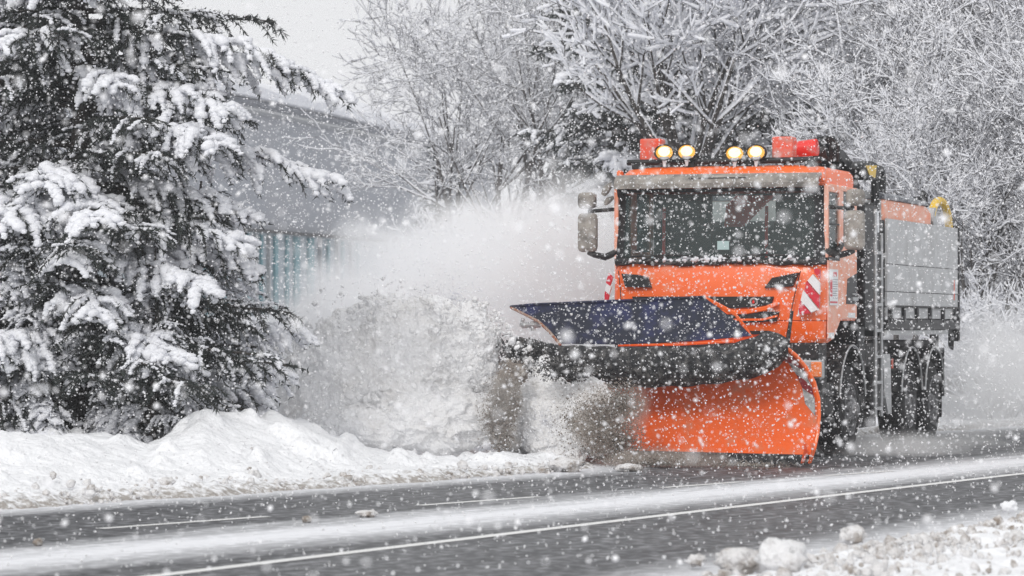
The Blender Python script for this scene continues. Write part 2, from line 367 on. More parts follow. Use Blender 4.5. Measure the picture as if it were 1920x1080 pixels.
# ------------------------------------------------------------------ scatter of lumps / chunks
def ico(sub):
    bm = bmesh.new(); bmesh.ops.create_icosphere(bm, subdivisions=sub, radius=1)
    v = np.array([tuple(q.co) for q in bm.verts]); f = np.array([[w.index for w in q.verts] for q in bm.faces]); bm.free(); return v, f
ICO1, ICO2, ICO3 = ico(1), ico(2), ico(3)
OCT = (np.array([(1,0,0),(-1,0,0),(0,1,0),(0,-1,0),(0,0,1),(0,0,-1)], float), np.array([(0,2,4),(2,1,4),(1,3,4),(3,0,4),(2,0,5),(1,2,5),(3,1,5),(0,3,5)]))
def randrot(n):
    q = rng.normal(size=(n, 4)); q /= np.linalg.norm(q, axis=1)[:, None]; w, x, y, z = q.T
    return np.stack([np.stack([1-2*(y*y+z*z), 2*(x*y-z*w), 2*(x*z+y*w)], -1), np.stack([2*(x*y+z*w), 1-2*(x*x+z*z), 2*(y*z-x*w)], -1), np.stack([2*(x*z-y*w), 2*(y*z+x*w), 1-2*(x*x+y*y)], -1)], 1)
def scatter(base, P, S, jit=.25, rot=True):
    """base (v,f); P (n,3); S (n,) or (n,3) -> V,T with a jittered shape for each copy"""
    v, f = base; n = len(P); S = np.asarray(S, float)
    if S.ndim == 1: S = np.stack([S]*3, 1)*(1+rng.uniform(-.3, .3, (n, 3)))
    L = v[None]*(1+rng.uniform(-jit, jit, (n, len(v), 1)))*S[:, None]
    if rot: L = np.einsum('nij,nkj->nki', randrot(n), L)
    V = (L+P[:, None]).reshape(-1, 3); T = (f[None]+np.arange(n)[:, None, None]*len(v)).reshape(-1, 3)
    return V, T
def cat(parts):
    V = []; T = []; b = 0
    for v, t in parts: V.append(v); T.append(t+b); b += len(v)
    return np.concatenate(V), np.concatenate(T)

def lump(seed, r, base=ICO3, flat=.75, amp=.34, fr=2.6):
    v = base[0].copy(); d = 1+amp*fbm(v[:, 0]*fr+seed*3.1, v[:, 1]*fr, v[:, 2]*fr+seed, 4)
    v = v*d[:, None]*r; v[:, 2] *= flat; return v
def clod(px, py, r, label, cat_='snow clod', m=DIRTYSNOW, seed=0, flat=.7, name='snow_clod', group=None, z=None, wide=1):
    X, Y = G(px, py); v = lump(seed, r, flat=flat); v[:, 0] *= wide; zb = 0 if z is None else z
    v[:, 2] -= v[:, 2].min()+r*.12
    o = link(name, npmesh(name, v, ICO3[1]), m); o.location = (X, Y, zb); tag(o, label, cat_, group); return o
clod(687, 970, .075, 'larger flattened clump of dark gritty slush lying on the white snow drift of the road', m=DIRTYSNOW, seed=3, flat=.45, wide=1.1, group='clods lying on the road')
clod(575, 980, .04, 'small dark pebble-like snow clod on the road left of the flattened gritty clump', m=SLUSH, seed=4, group='clods lying on the road')
clod(71, 1024, .035, 'small dark snow clod lying alone on the road at the far left', m=SLUSH, seed=5, group='clods lying on the road')
clod(312, 928, .07, 'rounded grey snow clod at the foot of the far snow bank below its dip', seed=6, z=.06)
clod(1062, 885, .13, 'pile of crusted grey snow lumps at the bank edge left of the orange plow blade', seed=16, z=.0, flat=.6, wide=1.4)
clod(1180, 884, .09, 'low grey snow lump at the bank edge nearest the plow blade', seed=17, z=.0, flat=.5, wide=1.6)
clod(1465, 1090, .14, 'biggest white snow boulder on the near verge at the bottom edge of the photo', 'snow boulder', seed=8, flat=.82, z=.03, name='snow_boulder', m=mat('boulder_snow', (.80, .80, .81), .8, col2=(.50, .47, .45), nscale=5, namt=.3, bump=1.0, bscale=18))
clod(1385, 1086, .11, 'brownish crusted snow lump left of the biggest boulder on the near verge', seed=9, flat=.7, z=.02, wide=1.3)
clod(1305, 1068, .055, 'small tan snow clod at the left end of the near verge', seed=10, z=.02)
clod(1600, 1034, .085, 'dark gritty snow clod halfway between the biggest boulder and the right frame edge', seed=11, z=.05)
clod(1892, 988, .06, 'rounded white snow clod on the near verge by the right frame edge', seed=12, z=.1, m=SNOWBANK)
# countless small crumbs along both road edges
P = []; S = []
for curve, sg, smin, smax, n in ((cE, -1, 14, 60, 2600), (cN, 1, 10, 40, 6000)):
    s = rng.uniform(smin, smax, n); w = np.abs(rng.normal(.15, .30, n) if sg < 0 else rng.normal(.28, .95, n)); cl = vn(s*1.7, w*2)
    k = cl > -.5; s, w = s[k], w[k]; t = curve(s)+sg*w; X, Y = xy(s, t)
    z = bank_z(s, w) if sg < 0 else -.01+.075*smooth(w/.5)+.05*smooth(w/3.)
    r = rng.lognormal(-4.15 if sg < 0 else -4.3, .6, len(s)); r = np.clip(r, .006, .05 if sg < 0 else .055)
    P.append(np.stack([X, Y, z+r*.15], 1)); S.append(r)
P = np.concatenate(P); S = np.concatenate(S)
o = link('snow_crumbs', npmesh('snow_crumbs', *scatter(ICO1, P, S, .25)), DIRTYSNOW); tag(o, 'dirty crumbs of snow strewn along both road edges', 'snow crumbs', kind='stuff')

# ------------------------------------------------------------------ the plow truck (local frame: x to the picture's right, y rearwards, z up)
TAX = Vector((.9488, -.3158, 0)); TAY = Vector((.3158, .9488, 0)); TO = Vector((2.334, 38.895, 0))
truck = empty('snow_plow_truck', TO, math.atan2(-.3158, .9488))
tag(truck, 'orange snow plow truck with lit roof lamps and silver tipper body ploughing the road', 'snow plow truck')
def loc(p): d = Vector(p)-TO; return Vector((d.dot(TAX), d.dot(TAY), d.z))
def ray(px, py): return Vector(((px-CX)/F, 1, (HY-py)/F))
CAMP = Vector((0, 0, H))
def FR(px, py, yl=0.0):
    r = ray(px, py); t = (TO.dot(TAY)+yl)/r.dot(TAY); p = loc(CAMP+r*t); p.y = yl; return p
def SD(px, py, xl=1.25):
    r = ray(px, py); t = (TO.dot(TAX)+xl)/r.dot(TAX); p = loc(CAMP+r*t); p.x = xl; return p
# plow plane in world
PR, PL_ = Vector((3.19, 36.4, 0)), Vector((0.05, 38.55, 0)); PD = (PL_-PR).normalized(); PN = Vector((PD.y*-1, PD.x, 0)); PN = PN if PN.y < 0 else -PN
PLEN = (PL_-PR).length
def PW(px, py, u=0.0):                      # a point of the plow seen at px,py and lying u metres in front of the blade plane
    r = ray(px, py); o_ = PR+PN*u; t = o_.dot(PN)/r.dot(PN); return loc(CAMP+r*t)
def PA(a, u, z): p = PR+PD*a+PN*u; p.z = z; return loc(p)

T = truck
# --- cab body
def outline(hw, y0, r, dep, bow, z, n=14):
    p = [(-hw, dep, z)]
    for k in range(7): q = math.pi*k/12; p.append((-hw+r-r*math.cos(q), y0+r-r*math.sin(q), z))
    for k in range(1, n): x = (-hw+r)+(2*hw-2*r)*k/n; p.append((x, y0-bow*(1-(x/(hw-r))**2), z))
    for k in range(7): q = math.pi*(6-k)/12; p.append((hw-r+r*math.cos(q), y0+r-r*math.sin(q), z))
    p.append((hw, dep, z)); return p
m = MB()
m.loft([outline(1.20, .02, .16, .40, .03, 1.31), outline(1.235, -.01, .16, .52, .04, 1.36), outline(1.24, -.03, .16, .78, .05, 1.56)])
m.loft([outline(1.24, -.03, .16, 1.64, .05, 1.565), outline(1.25, -.03, .17, 1.64, .06, 1.85), outline(1.25, -.015, .18, 1.64, .06, 2.08), outline(1.235, .02, .2, 1.64, .06, 2.2), outline(1.21, .07, .2, 1.64, .05, 2.235)])
m.loft([outline(1.205, .17, .2, 1.64, .05, 3.07), outline(1.215, .15, .22, 1.66, .05, 3.17), outline(1.21, .17, .24, 1.66, .05, 3.26), outline(1.17, .24, .26, 1.64, .05, 3.315), outline(1.02, .40, .26, 1.55, .04, 3.345)])
m.build('cab_body', ORANGE, T, bevel=.008)
# rear wall with window, floor of the cab, pillars
m = MB()
wa, wb = FR(1335, 352, 1.6), FR(1455, 425, 1.6); za, zb = wb.z, min(wa.z, 3.05)
m.box((-1.2, 1.58, 1.4), (wa.x, 1.63, 3.08)); m.box((wb.x, 1.58, 1.4), (1.2, 1.63, 3.08)); m.box((wa.x, 1.581, 1.4), (wb.x, 1.629, za)); m.box((wa.x, 1.581, zb), (wb.x, 1.629, 3.08))
m.build('cab_rear_wall', DARKIN, T)
for sx in (-1, 1):
    m = MB()
    m.prism([(sx*1.17, .05, 2.2), (sx*1.235, .13, 2.2), (sx*1.205, .24, 3.1), (sx*1.13, .17, 3.1)], (0, 0, 0.001)) if 0 else None
    m.loft([[(sx*1.12, .03, 2.2), (sx*1.235, .10, 2.2), (sx*1.235, .16, 2.2), (sx*1.15, .12, 2.2)], [(sx*1.11, .14, 3.1), (sx*1.205, .21, 3.1), (sx*1.205, .28, 3.1), (sx*1.13, .22, 3.1)]])
    m.build('windscreen_pillar', BLACK, T)
# windscreen: gently bowed sheet
m = MB(); n = 16; rings = []
for z, y0, hw in ((2.215, .045, 1.13), (2.5, .075, 1.13), (2.8, .11, 1.125), (3.09, .145, 1.12)):
    rings.append([(-hw+2*hw*k/n, y0-.06*(1-(2*k/n-1)**2), z) for k in range(n+1)])
m.loft(rings, close=False, caps=False); ws = m.build('windscreen', GLASS, T)
m = MB()
a, b_ = FR(1344, 452, -.02), FR(1366, 468, -.02); m.box((a.x, .0, a.z), (b_.x, .006, b_.z)); m.build('windscreen_sticker', mat('pale_sticker', (.42, .55, .55), .6), ws)
# wipers and crusted cowl
m = MB(); pts = [(x, .0-.06*(1-(x/1.25)**2), 2.235+.01*math.sin(x*5)) for x in np.linspace(-1.2, 1.2, 25)]
m.tube(pts, [.035+.012*math.sin(i*1.7) for i in range(25)], 8); m.build('windscreen_cowl', DIRTYBLACK, T)
for x0, x1 in ((-1.0, -.15), (.1, .98)):
    m = MB(); m.tube([(x0, -.075, 2.30), ((x0+x1)/2, -.085, 2.315), (x1, -.05, 2.295)], .012, 6); m.tube([((x0+x1)/2, -.08, 2.31), (x0+.1, -.09, 2.22)], .016, 6); m.build('wiper', DIRTYBLACK, T)
v, t = scatter(ICO1, np.stack([np.concatenate([rng.uniform(-.45, .5, 70), rng.uniform(-1.1, 1.1, 60)]), rng.uniform(-.10, -.02, 130), 2.245+np.abs(rng.normal(0, .022, 130))], 1), rng.uniform(.010, .032, 130))
tag(link('wiper_snow', npmesh('wiper_snow', v, t), SNOWBR, T), kind='stuff')
# visor: salt-covered curved shade over the windscreen
m = MB(); rings = []
for x in np.linspace(-1.2, 1.2, 21):
    e = -.05*(1-(x/1.2)**2)
    prof = [(.14, 3.245), (.02, 3.235), (-.06, 3.19), (-.085, 3.13), (-.07, 3.075), (-.055, 3.075), (-.05, 3.13), (-.02, 3.18), (.05, 3.21), (.14, 3.21)]
    rings.append([(x, y+e, z) for y, z in prof])
m.loft(rings); vis = m.build('sun_visor', BEIGE, T, bevel=.004)
m = MB(); a, b_ = FR(1285, 323, -.1), FR(1434, 327, -.1)
m.box((-.30, -.125, 3.185), (.38, -.105, 3.192)); m.build('visor_seam', BLACK, vis)
m = MB()
for sx in (-1.16, 1.16): m.tube([(sx, .0, 3.08), (sx, .03, 3.00), (sx*.98, .06, 2.97)], .03, 6)
m.box((-1.17, .02, 3.035), (1.17, .05, 3.075)); m.build('visor_bracket', BLACK, T)
# roof edge caps, side rails
for sx in (-1, 1):
    m = MB(); m.box((sx*1.225, .10, 3.14), (sx*1.17, .23, 3.30)); m.build('roof_corner_cap', ORANGE, T, bevel=.02)
# --- front panel: vents, grille openings, seams, badge
def fpoly(px, yl, dep, name, m_, parent=T, bev=0):
    m = MB(); m.prism([FR(x, y, yl) for x, y in px], (0, dep, 0)); return m.build(name, m_, parent, bevel=bev)
YF = -.105
fpoly([(1165, 513), (1195, 515), (1214, 520), (1221, 539), (1172, 538)], YF+.0, .10, 'air_vent', BLACK)
fpoly([(1496, 511), (1447, 521), (1433, 540), (1485, 537)], YF, .10, 'air_vent', BLACK)
g = fpoly([(1185, 556), (1450, 556), (1446, 569), (1415, 576), (1375, 578), (1290, 578), (1220, 576), (1190, 570)], YF-.002, .06, 'upper_grille', BLACK)
m = MB(); c = FR(1413, 566, YF-.01); m.lathe([(0, .028), (-.008, .036), (-.008, .046), (0, .05)], c, 'y', 24); bb = m.build('grille_badge', STEEL, g)
m = MB(); m.prism([(c.x-.012, c.y-.004, c.z-.02), (c.x+.014, c.y-.004, c.z-.014), (c.x+.006, c.y-.004, c.z+.022), (c.x-.014, c.y-.004, c.z+.01)], (0, -.006, 0)); m.build('badge_emblem', RED, bb)
m = MB()
m.loft([[FR(x, y, YF-.02), FR(x, y+9, YF-.02), FR(x, y+9, YF+.06), FR(x, y, YF+.06)] for x, y in ((1185, 577), (1250, 580), (1340, 581), (1400, 580), (1435, 574), (1460, 563))]); m.build('grille_bar', ORANGE, T, bevel=.01)
g = fpoly([(1200, 588), (1460, 584), (1455, 602), (1395, 606), (1210, 608)], YF-.002, .06, 'lower_grille', BLACK)
m = MB(); m.loft([[FR(x, y, YF-.015), FR(x, y+4, YF-.015), FR(x, y+4, YF+.04), FR(x, y, YF+.04)] for x, y in ((1205, 596), (1330, 598), (1430, 597), (1458, 590))]); m.build('grille_slat', ORANGE, g)
fpoly([(1230, 622), (1440, 620), (1436, 627), (1232, 629)], YF-.002, .05, 'bumper_slot', BLACK)
m = MB(); pr = [FR(1501, 508, -.1), FR(1493, 540, -.105), FR(1482, 590, -.105), FR(1473, 642, -.09)]; m.tube(pr, .006, 5); m.build('panel_seam', BLACK, T); m = MB(); pr = [FR(1160, 508, -.1), FR(1163, 540, -.105), FR(1168, 640, -.09)]; m.tube(pr, .006, 5); m.build('panel_seam', BLACK, T)
# warning stripes on both front corners
def stripes(quads, yl, name, dep=.01):
    m = MB()
    for k, q in enumerate(quads): m.mi = k % 2; m.prism([FR(x, y, yl) for x, y in q], (0, dep, 0))
    return m.build(name, [REDTAPE, WHITETAPE], T)
stripes([[(1526, 503), (1537, 505), (1537, 522), (1527, 512)], [(1524, 514), (1536, 530), (1536, 552), (1514, 526)],
         [(1512, 527), (1536, 556), (1535, 577), (1508, 546)], [(1506, 544), (1534, 580), (1521, 586), (1501, 563)], [(1500, 564), (1520, 587), (1499, 590), (1498, 578)], [(1497, 580), (1499, 591), (1495, 592)]], -.135, 'warning_stripes', .06)
stripes([[(1141, 512), (1149, 520), (1143, 536), (1136, 530)], [(1137, 531), (1146, 538), (1142, 552), (1134, 545)], [(1134, 546), (1142, 553), (1140, 562), (1133, 562)]], -.03, 'warning_stripes', .04)
# --- side: doors with window openings
for sx in (-1, 1):
    X0 = sx*1.245; dx = sx*.018
    m = MB()
    P_ = lambda y, z: (X0, y, z)
    m.prism([P_(.16, 1.36), P_(.42, 1.36), P_(.80, 1.585), P_(1.625, 1.585), P_(1.625, 2.36), P_(1.1, 2.42), P_(.72, 2.42), P_(.55, 2.34), P_(.16, 2.28)], (dx, 0, 0))
    m.box((X0-sx*.03, .14, 2.28), (X0+dx, .20, 3.10)); m.box((X0-sx*.03, .72, 2.40), (X0+dx, .80, 3.10)); m.box((X0-sx*.03, .2, 3.03), (X0+dx, .72, 3.12)); m.box((X0-sx*.03, .8, 3.06), (X0+dx, 1.625, 3.12)); m.box((X0-sx*.03, 1.50, 2.35), (X0+dx, 1.625, 3.06)); m.box((X0-sx*.03, .8, 2.40), (X0+dx, .92, 3.06))
    door = m.build('door', ORANGE_SALT, T, bevel=.006)
    m = MB(); m.box((X0-sx*.012, .2, 2.27), (X0-sx*.006, .72, 3.04)); m.build('door_window', SGLASS, door)
    m = MB(); m.box((X0-sx*.012, .92, 2.38), (X0-sx*.006, 1.50, 3.07)); m.build('rear_side_window', SGLASS, door)
    m = MB(); m.box((X0+dx, .2, 2.66), (X0+sx*.004, .72, 2.675)); m.box((X0+dx*1.2, .16, 2.25), (X0, .72, 2.29)); m.tube([(X0+sx*.03, .5, 2.36), (X0+sx*.05, .62, 2.40), (X0+sx*.03, .75, 2.44)], .035, 6); m.build('window_trim', BLACK, door)
    m = MB(); m.prism([(X0+dx, 1.12, 2.05), (X0+dx, 1.60, 2.12), (X0+dx, 1.60, 1.76), (X0+dx, 1.05, 1.76)], (sx*.006, 0, 0)); hh = m.build('handle_recess', BLACK, door)
    m = MB(); m.box((X0+dx+sx*.006, 1.3, 1.80), (X0+dx+sx*.03, 1.58, 1.84)); m.box((X0+dx+sx*.006, 1.34, 1.87), (X0+dx+sx*.02, 1.58, 1.885)); m.build('door_handle', STEEL, hh)
    for a_, b_ in (((.16, 1.37), (.42, 1.43)), ((1.15, 1.60), (1.5, 1.66))): m = MB(); m.box((X0+dx, *a_), (X0+dx+sx*.008, *b_)); m.build('reflective_strip', DIRTYWHITE if sx < 0 else WHITETAPE, door)
# door notice: white sheet with red block and lines of grey print
m = MB(); X0 = 1.27
m.mi = 0; m.box((X0, .19, 1.74), (X0+.004, .60, 2.15))
m.mi = 1; m.box((X0+.004, .20, 1.84), (X0+.007, .30, 2.03)); m.box((X0+.004, .20, 1.765), (X0+.007, .56, 1.785)); m.box((X0+.004, .36, 2.07), (X0+.007, .52, 2.12))
m.mi = 2
for k in range(9):
    y = .33
    while y < .56: l = random.uniform(.02, .06); m.box((X0+.004, y, 1.82+k*.026), (X0+.006, min(y+l, .58), 1.829+k*.026)); y += l+.015
m.build('door_notice', [WHITETAPE, REDTAPE, mat('grey_print', (.3, .3, .33), .6)], T)
# lower bumper, steps, headlamps
m = MB(); m.box((-1.18, .0, .50), (1.18, .45, 1.32)); m.box((-1.22, .05, .48), (1.22, .62, .86)); m.build('front_bumper', DIRTYBLACK, T, bevel=.03)
for sx in (-1, 1): m = MB(); m.box((sx*.90, -.05, 1.13), (sx*1.20, -.01, 1.30)); m.build('bumper_panel', BLACK, T, bevel=.01)
for sx in (-1, 1):
    m = MB(); m.box((sx*.80, -.08, .91), (sx*1.235, .1, 1.12)); hl = m.build('headlamp_housing', STEEL, T, bevel=.015)
    m = MB(); m.lathe([(0, .088), (-.02, .085), (.02, .05), (.03, .001)], (sx*1.0, -.085, 1.015), 'y', 24); m.build('headlamp', CHROME, hl, sm=True)
    m = MB(); m.box((sx*1.12, -.10, .93), (sx*1.24, -.05, 1.10)); m.build('indicator_lamp', AMBER, hl, bevel=.01)
    m = MB(); m.box((sx*1.0, .10, .40), (sx*1.24, .58, .46)); m.box((sx*1.0, .12, .70), (sx*1.24, .58, .76)); m.box((sx*1.02, .12, .4), (sx*1.05, .56, .9)); m.build('entry_step', DIRTYBLACK, T, bevel=.01)
# mirrors
def mirror(sx):
    y = .12
    def bx(a, b_):
        m = MB(); x0, x1 = sx*a[0], sx*b_[0]; m.box((x0, y-.07, a[1]), (x1, y+.07, b_[1])); return m
    up = bx((1.48, 2.86), (1.69, 3.05)).build('mirror_housing', BEIGE, T, bevel=.05)
    lo = bx((1.46, 2.36), (1.69, 2.81)).build('mirror_housing', BEIGE, T, bevel=.05)
    for h, z0, z1 in ((up, 2.88, 3.03), (lo, 2.39, 2.78)):
        m = MB(); m.box((sx*1.49, y+.071, z0), (sx*1.67, y+.076, z1)); m.build('mirror_glass', CHROME, h, bevel=.002)
    m = MB(); m.tube([(sx*1.57, y, 2.83), (sx*1.42, y, 2.84), (sx*1.22, y+.08, 2.86)], .022, 8); m.tube([(sx*1.57, y, 2.36), (sx*1.5, y, 2.33), (sx*1.37, y+.02, 2.30), (sx*1.24, y+.05, 2.36)], [.03, .035, .04, .04], 8); m.tube([(sx*1.55, y, 2.35), (sx*1.55, y, 2.9)], .018, 6); m.build('mirror_arm', DIRTYBLACK, T)
mirror(-1); mirror(1)
m = MB(); m.tube([FR(1146, 345, .1), FR(1136, 357, .05), FR(1131, 366, .05)], [.03, .05, .03], 8); m.tube([FR(1150, 370, .1), FR(1140, 376, .05), FR(1134, 384, .05)], [.02, .04, .02], 8); m.build('kerb_mirror', BEIGE, T)
# interior
m = MB(); m.box((-1.15, .12, 2.0), (1.15, .5, 2.26)); m.build('dashboard', DARKIN, T, bevel=.04)
for x in (-.62, .62):
    m = MB(); m.loft([[(x-.25, 1.0, 2.0), (x+.25, 1.0, 2.0), (x+.25, 1.15, 2.0), (x-.25, 1.15, 2.0)], [(x-.24, 1.12, 2.7), (x+.24, 1.12, 2.7), (x+.24, 1.22, 2.7), (x-.24, 1.22, 2.7)], [(x-.16, 1.15, 2.78), (x+.16, 1.15, 2.78), (x+.16, 1.22, 2.78), (x-.16, 1.22, 2.78)]]); m.box((x-.13, 1.13, 2.8), (x+.13, 1.2, 2.98)); s_ = m.build('seat', SEATM, T, bevel=.03)
    m = MB(); m.tube([(x-.30, 1.05, 2.90), (x-.29, 1.0, 2.6), (x-.28, .95, 2.3)], .02, 6); m.build('seat_belt', RED, s_)
m = MB(); c = Vector((.62, .55, 2.32)); ring = [c+Vector((.21*math.cos(q), .10*math.sin(q), .17*math.sin(q))) for q in np.linspace(0, 2*math.pi, 25)]; m.tube(ring, .016, 6, cap=False); m.tube([c+Vector((-.2, 0, 0)), c, c+Vector((.2, 0, 0))], .014, 5); m.build('steering_wheel', DARKIN, T)
# --- roof bar, beacons, work lights
m = MB(); m.tube([(x, .36, 3.40) for x in np.linspace(-1.17, 1.14, 12)], .035, 8); m.tube([(x, .52, 3.395) for x in np.linspace(-1.1, 1.1, 12)], .025, 8)
for x in (-1.05, -.4, .3, 1.0): m.box((x-.05, .3, 3.32), (x+.05, .56, 3.39))
m.box((-.35, .40, 3.40), (.10, .5, 3.47)); m.build('roof_light_bar', BLACK, T, bevel=.006)
lb = Vector((-.02, -.03, 0))
for q in ((1198, 260, 1238, 300), (1446, 256, 1485, 297)):
    a, b_ = FR(q[0], q[1], .36), FR(q[2], q[3], .36)
    m = MB(); m.box((a.x, .38, b_.z-.02), (b_.x, .60, a.z)); m.build('beacon', BEACON, T, bevel=.022)
for px, py in ((1246, 286), (1288, 285), (1378, 288), (1418, 286)):
    c = FR(px, py, .26); R_ = .114
    m = MB(); m.lathe([(-.004, R_*.84), (-.03, R_*.9), (-.034, R_), (.02, R_*1.03), (.05, R_*.85), (.09, R_*.5), (.10, .001)], (0, 0, 0), 'y', 28)
    m.tube([(0, .06, -.05), (0, .08, -.14)], .016, 6); h = m.build('work_light', BLACK, T); h.location = c; h.scale = (1.04, 1, .82)
    m = MB(); m.lathe([(-.005, R_*.90), (-.016, R_*.6), (-.022, .001)], (0, 0, 0), 'y', 28); m.build('lamp_lens', LAMP, h)
    m = MB(); m.lathe([(-.0215, R_*.60), (-.027, R_*.3), (-.029, .001)], (0, 0, .012), 'y', 20); m.build('lamp_core', LAMPHOT, h)
    # ice funnel frozen under the lamp
    m = MB(); prof = [(-.06, .060), (-.09, .044), (-.11, .030), (-.135, .020), (-.17, .017), (-.20, .012)]
    m.loft([[(r*math.cos(q), -.01+.35*r*math.sin(q), z) for q in np.linspace(0, 2*math.pi, 13)[:-1]] for z, r in prof]); m.build('ice_drip', ICE, h)
# red crane end, hose loops behind the roof
m = MB(); a, b_ = FR(1480, 281, .9), FR(1533, 276, .9); m.tube([a, (a+b_)/2, b_], [.085, .095, .10], 14); m.build('crane_arm_end', RED, T, bevel=.01)
m = MB()
for k in range(4):
    x = 1524+k*5; m.tube([FR(x, 296, 1.0+.03*k), FR(x-4, 275, 1.0+.03*k), FR(x+6, 261, 1.05+.03*k), FR(x+22, 258, 1.1), FR(x+33, 270, 1.15), FR(x+32, 302, 1.2)], .024, 7)
m.tube([FR(1528, 285, 1.1), FR(1552, 283, 1.1)], .09, 10); m.build('hydraulic_hoses', BLACK, T)
# --- loader crane behind the cab
CB = DIRTYBLACK
m = MB(); m.box((-.9, 1.9, .95), (1.22, 2.25, 1.5)); m.box((.72, 2.0, 1.5), (1.08, 2.35, 2.9)); m.box((.95, 2.25, 1.45), (1.22, 3.1, 2.95)); m.build('crane_base', BLACK, T, bevel=.02)
m = MB()
m.prism([SD(1572, 292, .95), SD(1582, 280, .95), SD(1602, 306, .95), SD(1618, 372, .95), SD(1632, 470, .95), SD(1600, 470, .95), SD(1596, 380, .95), SD(1590, 320, .95)], (-.35, 0, 0)); m.build('crane_knuckle', BLACK, T, bevel=.02)
m = MB(); m.prism([FR(x, y, 1.66) for x, y in ((1357, 432), (1361, 385), (1400, 348), (1446, 346), (1450, 364), (1392, 422))], (0, .14, 0)); m.build('crane_boom', mat('brightened_salted_red', (.88, .12, .09), .5, col2=(.8, .4, .35), nscale=6, namt=.3), T, bevel=.01)  # salted red, lightened in the colour to offset the dim spot behind the glass
m = MB(); c = SD(1622, 320, 1.1); m.tube([c+Vector((-.30, 0, 0)), c+Vector((.02, 0, 0))], .0001, 5)
m = MB(); m.loft([[(c.x-.08+(.17 if k else 0), c.y+.52*math.cos(q), c.z+.115*math.sin(q)) for q in np.linspace(0, 2*math.pi, 17)[:-1]] for k in (0, 1)]); lo = m.build('crane_head_end', BLACK, T, bevel=.01)  # lamp-shaped black end of the crane arm, not a lamp
m = MB(); m.prism([(c.x+.091, c.y-.40, c.z+.045), (c.x+.091, c.y+.2, c.z+.07), (c.x+.091, c.y+.12, c.z-.085), (c.x+.091, c.y-.2, c.z-.06)], (.01, 0, 0)); m.build('yellow_plate', YELLOW, lo)
m = MB(); l = [(1641, 385), (1640, 325), (1645, 316), (1651, 318), (1654, 330), (1653, 385)]; m.tube([SD(x, y, 1.1) for x, y in l], .05, 8); m.tube([SD(1658, 340, 1.1), SD(1658, 420, 1.1)], .02, 6); m.build('guard_loop', BLACK, T)
m = MB(); q = [(1612, 380), (1660, 380), (1662, 470), (1664, 600), (1612, 600)]; m.prism([SD(x, y, 1.12) for x, y in q], (-.45, 0, 0)); 
for k in range(7): p = SD(1616+k*7, 385+k*4, 1.14); m.tube([p, p+Vector((.04, .05, -.3)), p+Vector((.0, -.05, -.7)), p+Vector((.03, 0, -1.15))], .028, 6)
m.build('valve_stack', CB, T, bevel=.01)
m = MB(); m.box((1.13, *SD(1632, 425)[1:2], 2.25), (1.2, SD(1643, 425).y, 2.68)); m.box((1.13, SD(1650, 440).y, 1.75), (1.2, SD(1657, 440).y, 2.75)); m.build('outrigger_leg', mat('dark_red_paint', (.16, .012, .012), .6, col2=(.3, .22, .2), nscale=10, namt=.4), T, bevel=.01)
m = MB(); m.tube([SD(1645, 395, 1.22), SD(1646, 436, 1.22)], .018, 6); m.build('piston_rod', CHROME, T)
# ladder
m = MB(); ya, yb = 2.33, 2.66; XL = 1.33
for y in (ya, yb): m.tube([(XL, y, .42), (XL, y, 2.62 if y == yb else 2.9)], .022, 8)
z = .52
while z < 2.55: m.box((XL-.02, ya, z-.018), (XL+.02, yb, z+.018)); z += .31
m.build('ladder', STEEL, T)
# --- chassis, tanks, axles
m = MB(); m.box((-.42, .6, .62), (-.34, 7.6, .92)); m.box((.34, .6, .62), (.42, 7.6, .92)); m.box((-.95, .5, .78), (.95, 1.6, 1.28)); m.box((-1.1, 2.1, .5), (1.12, 4.0, 1.3)); m.box((-1.1, 2.0, .26), (.95, 4.1, .52)); m.box((-1.0, 3.3, .95), (1.0, 7.7, 1.32))
for y in (1.40, 4.78, 6.24): m.tube([(-.95, y, .52), (.95, y, .52)], .07, 8); m.tube([(-.2, y, .52), (.2, y, .52)], .2, 10)
m.build('chassis', DIRTYBLACK, T, bevel=.01)
m = MB(); m.prism([(1.13, 3.55, 1.16), (1.13, 3.95, 1.16), (1.13, 4.00, .95), (1.13, 4.05, .42), (1.13, 3.85, .42), (1.13, 3.62, .7)], (.03, 0, 0)); m.build('side_guard_plate', ALU, T)
m = MB(); m.box((1.165, 4.0, .98), (1.175, 4.08, 1.10)); m.build('side_marker', BEACON, T)
m = MB(); m.box((.98, 2.75, .48), (1.2, 3.45, 1.02)); m.build('fuel_tank', CB, T, bevel=.05)
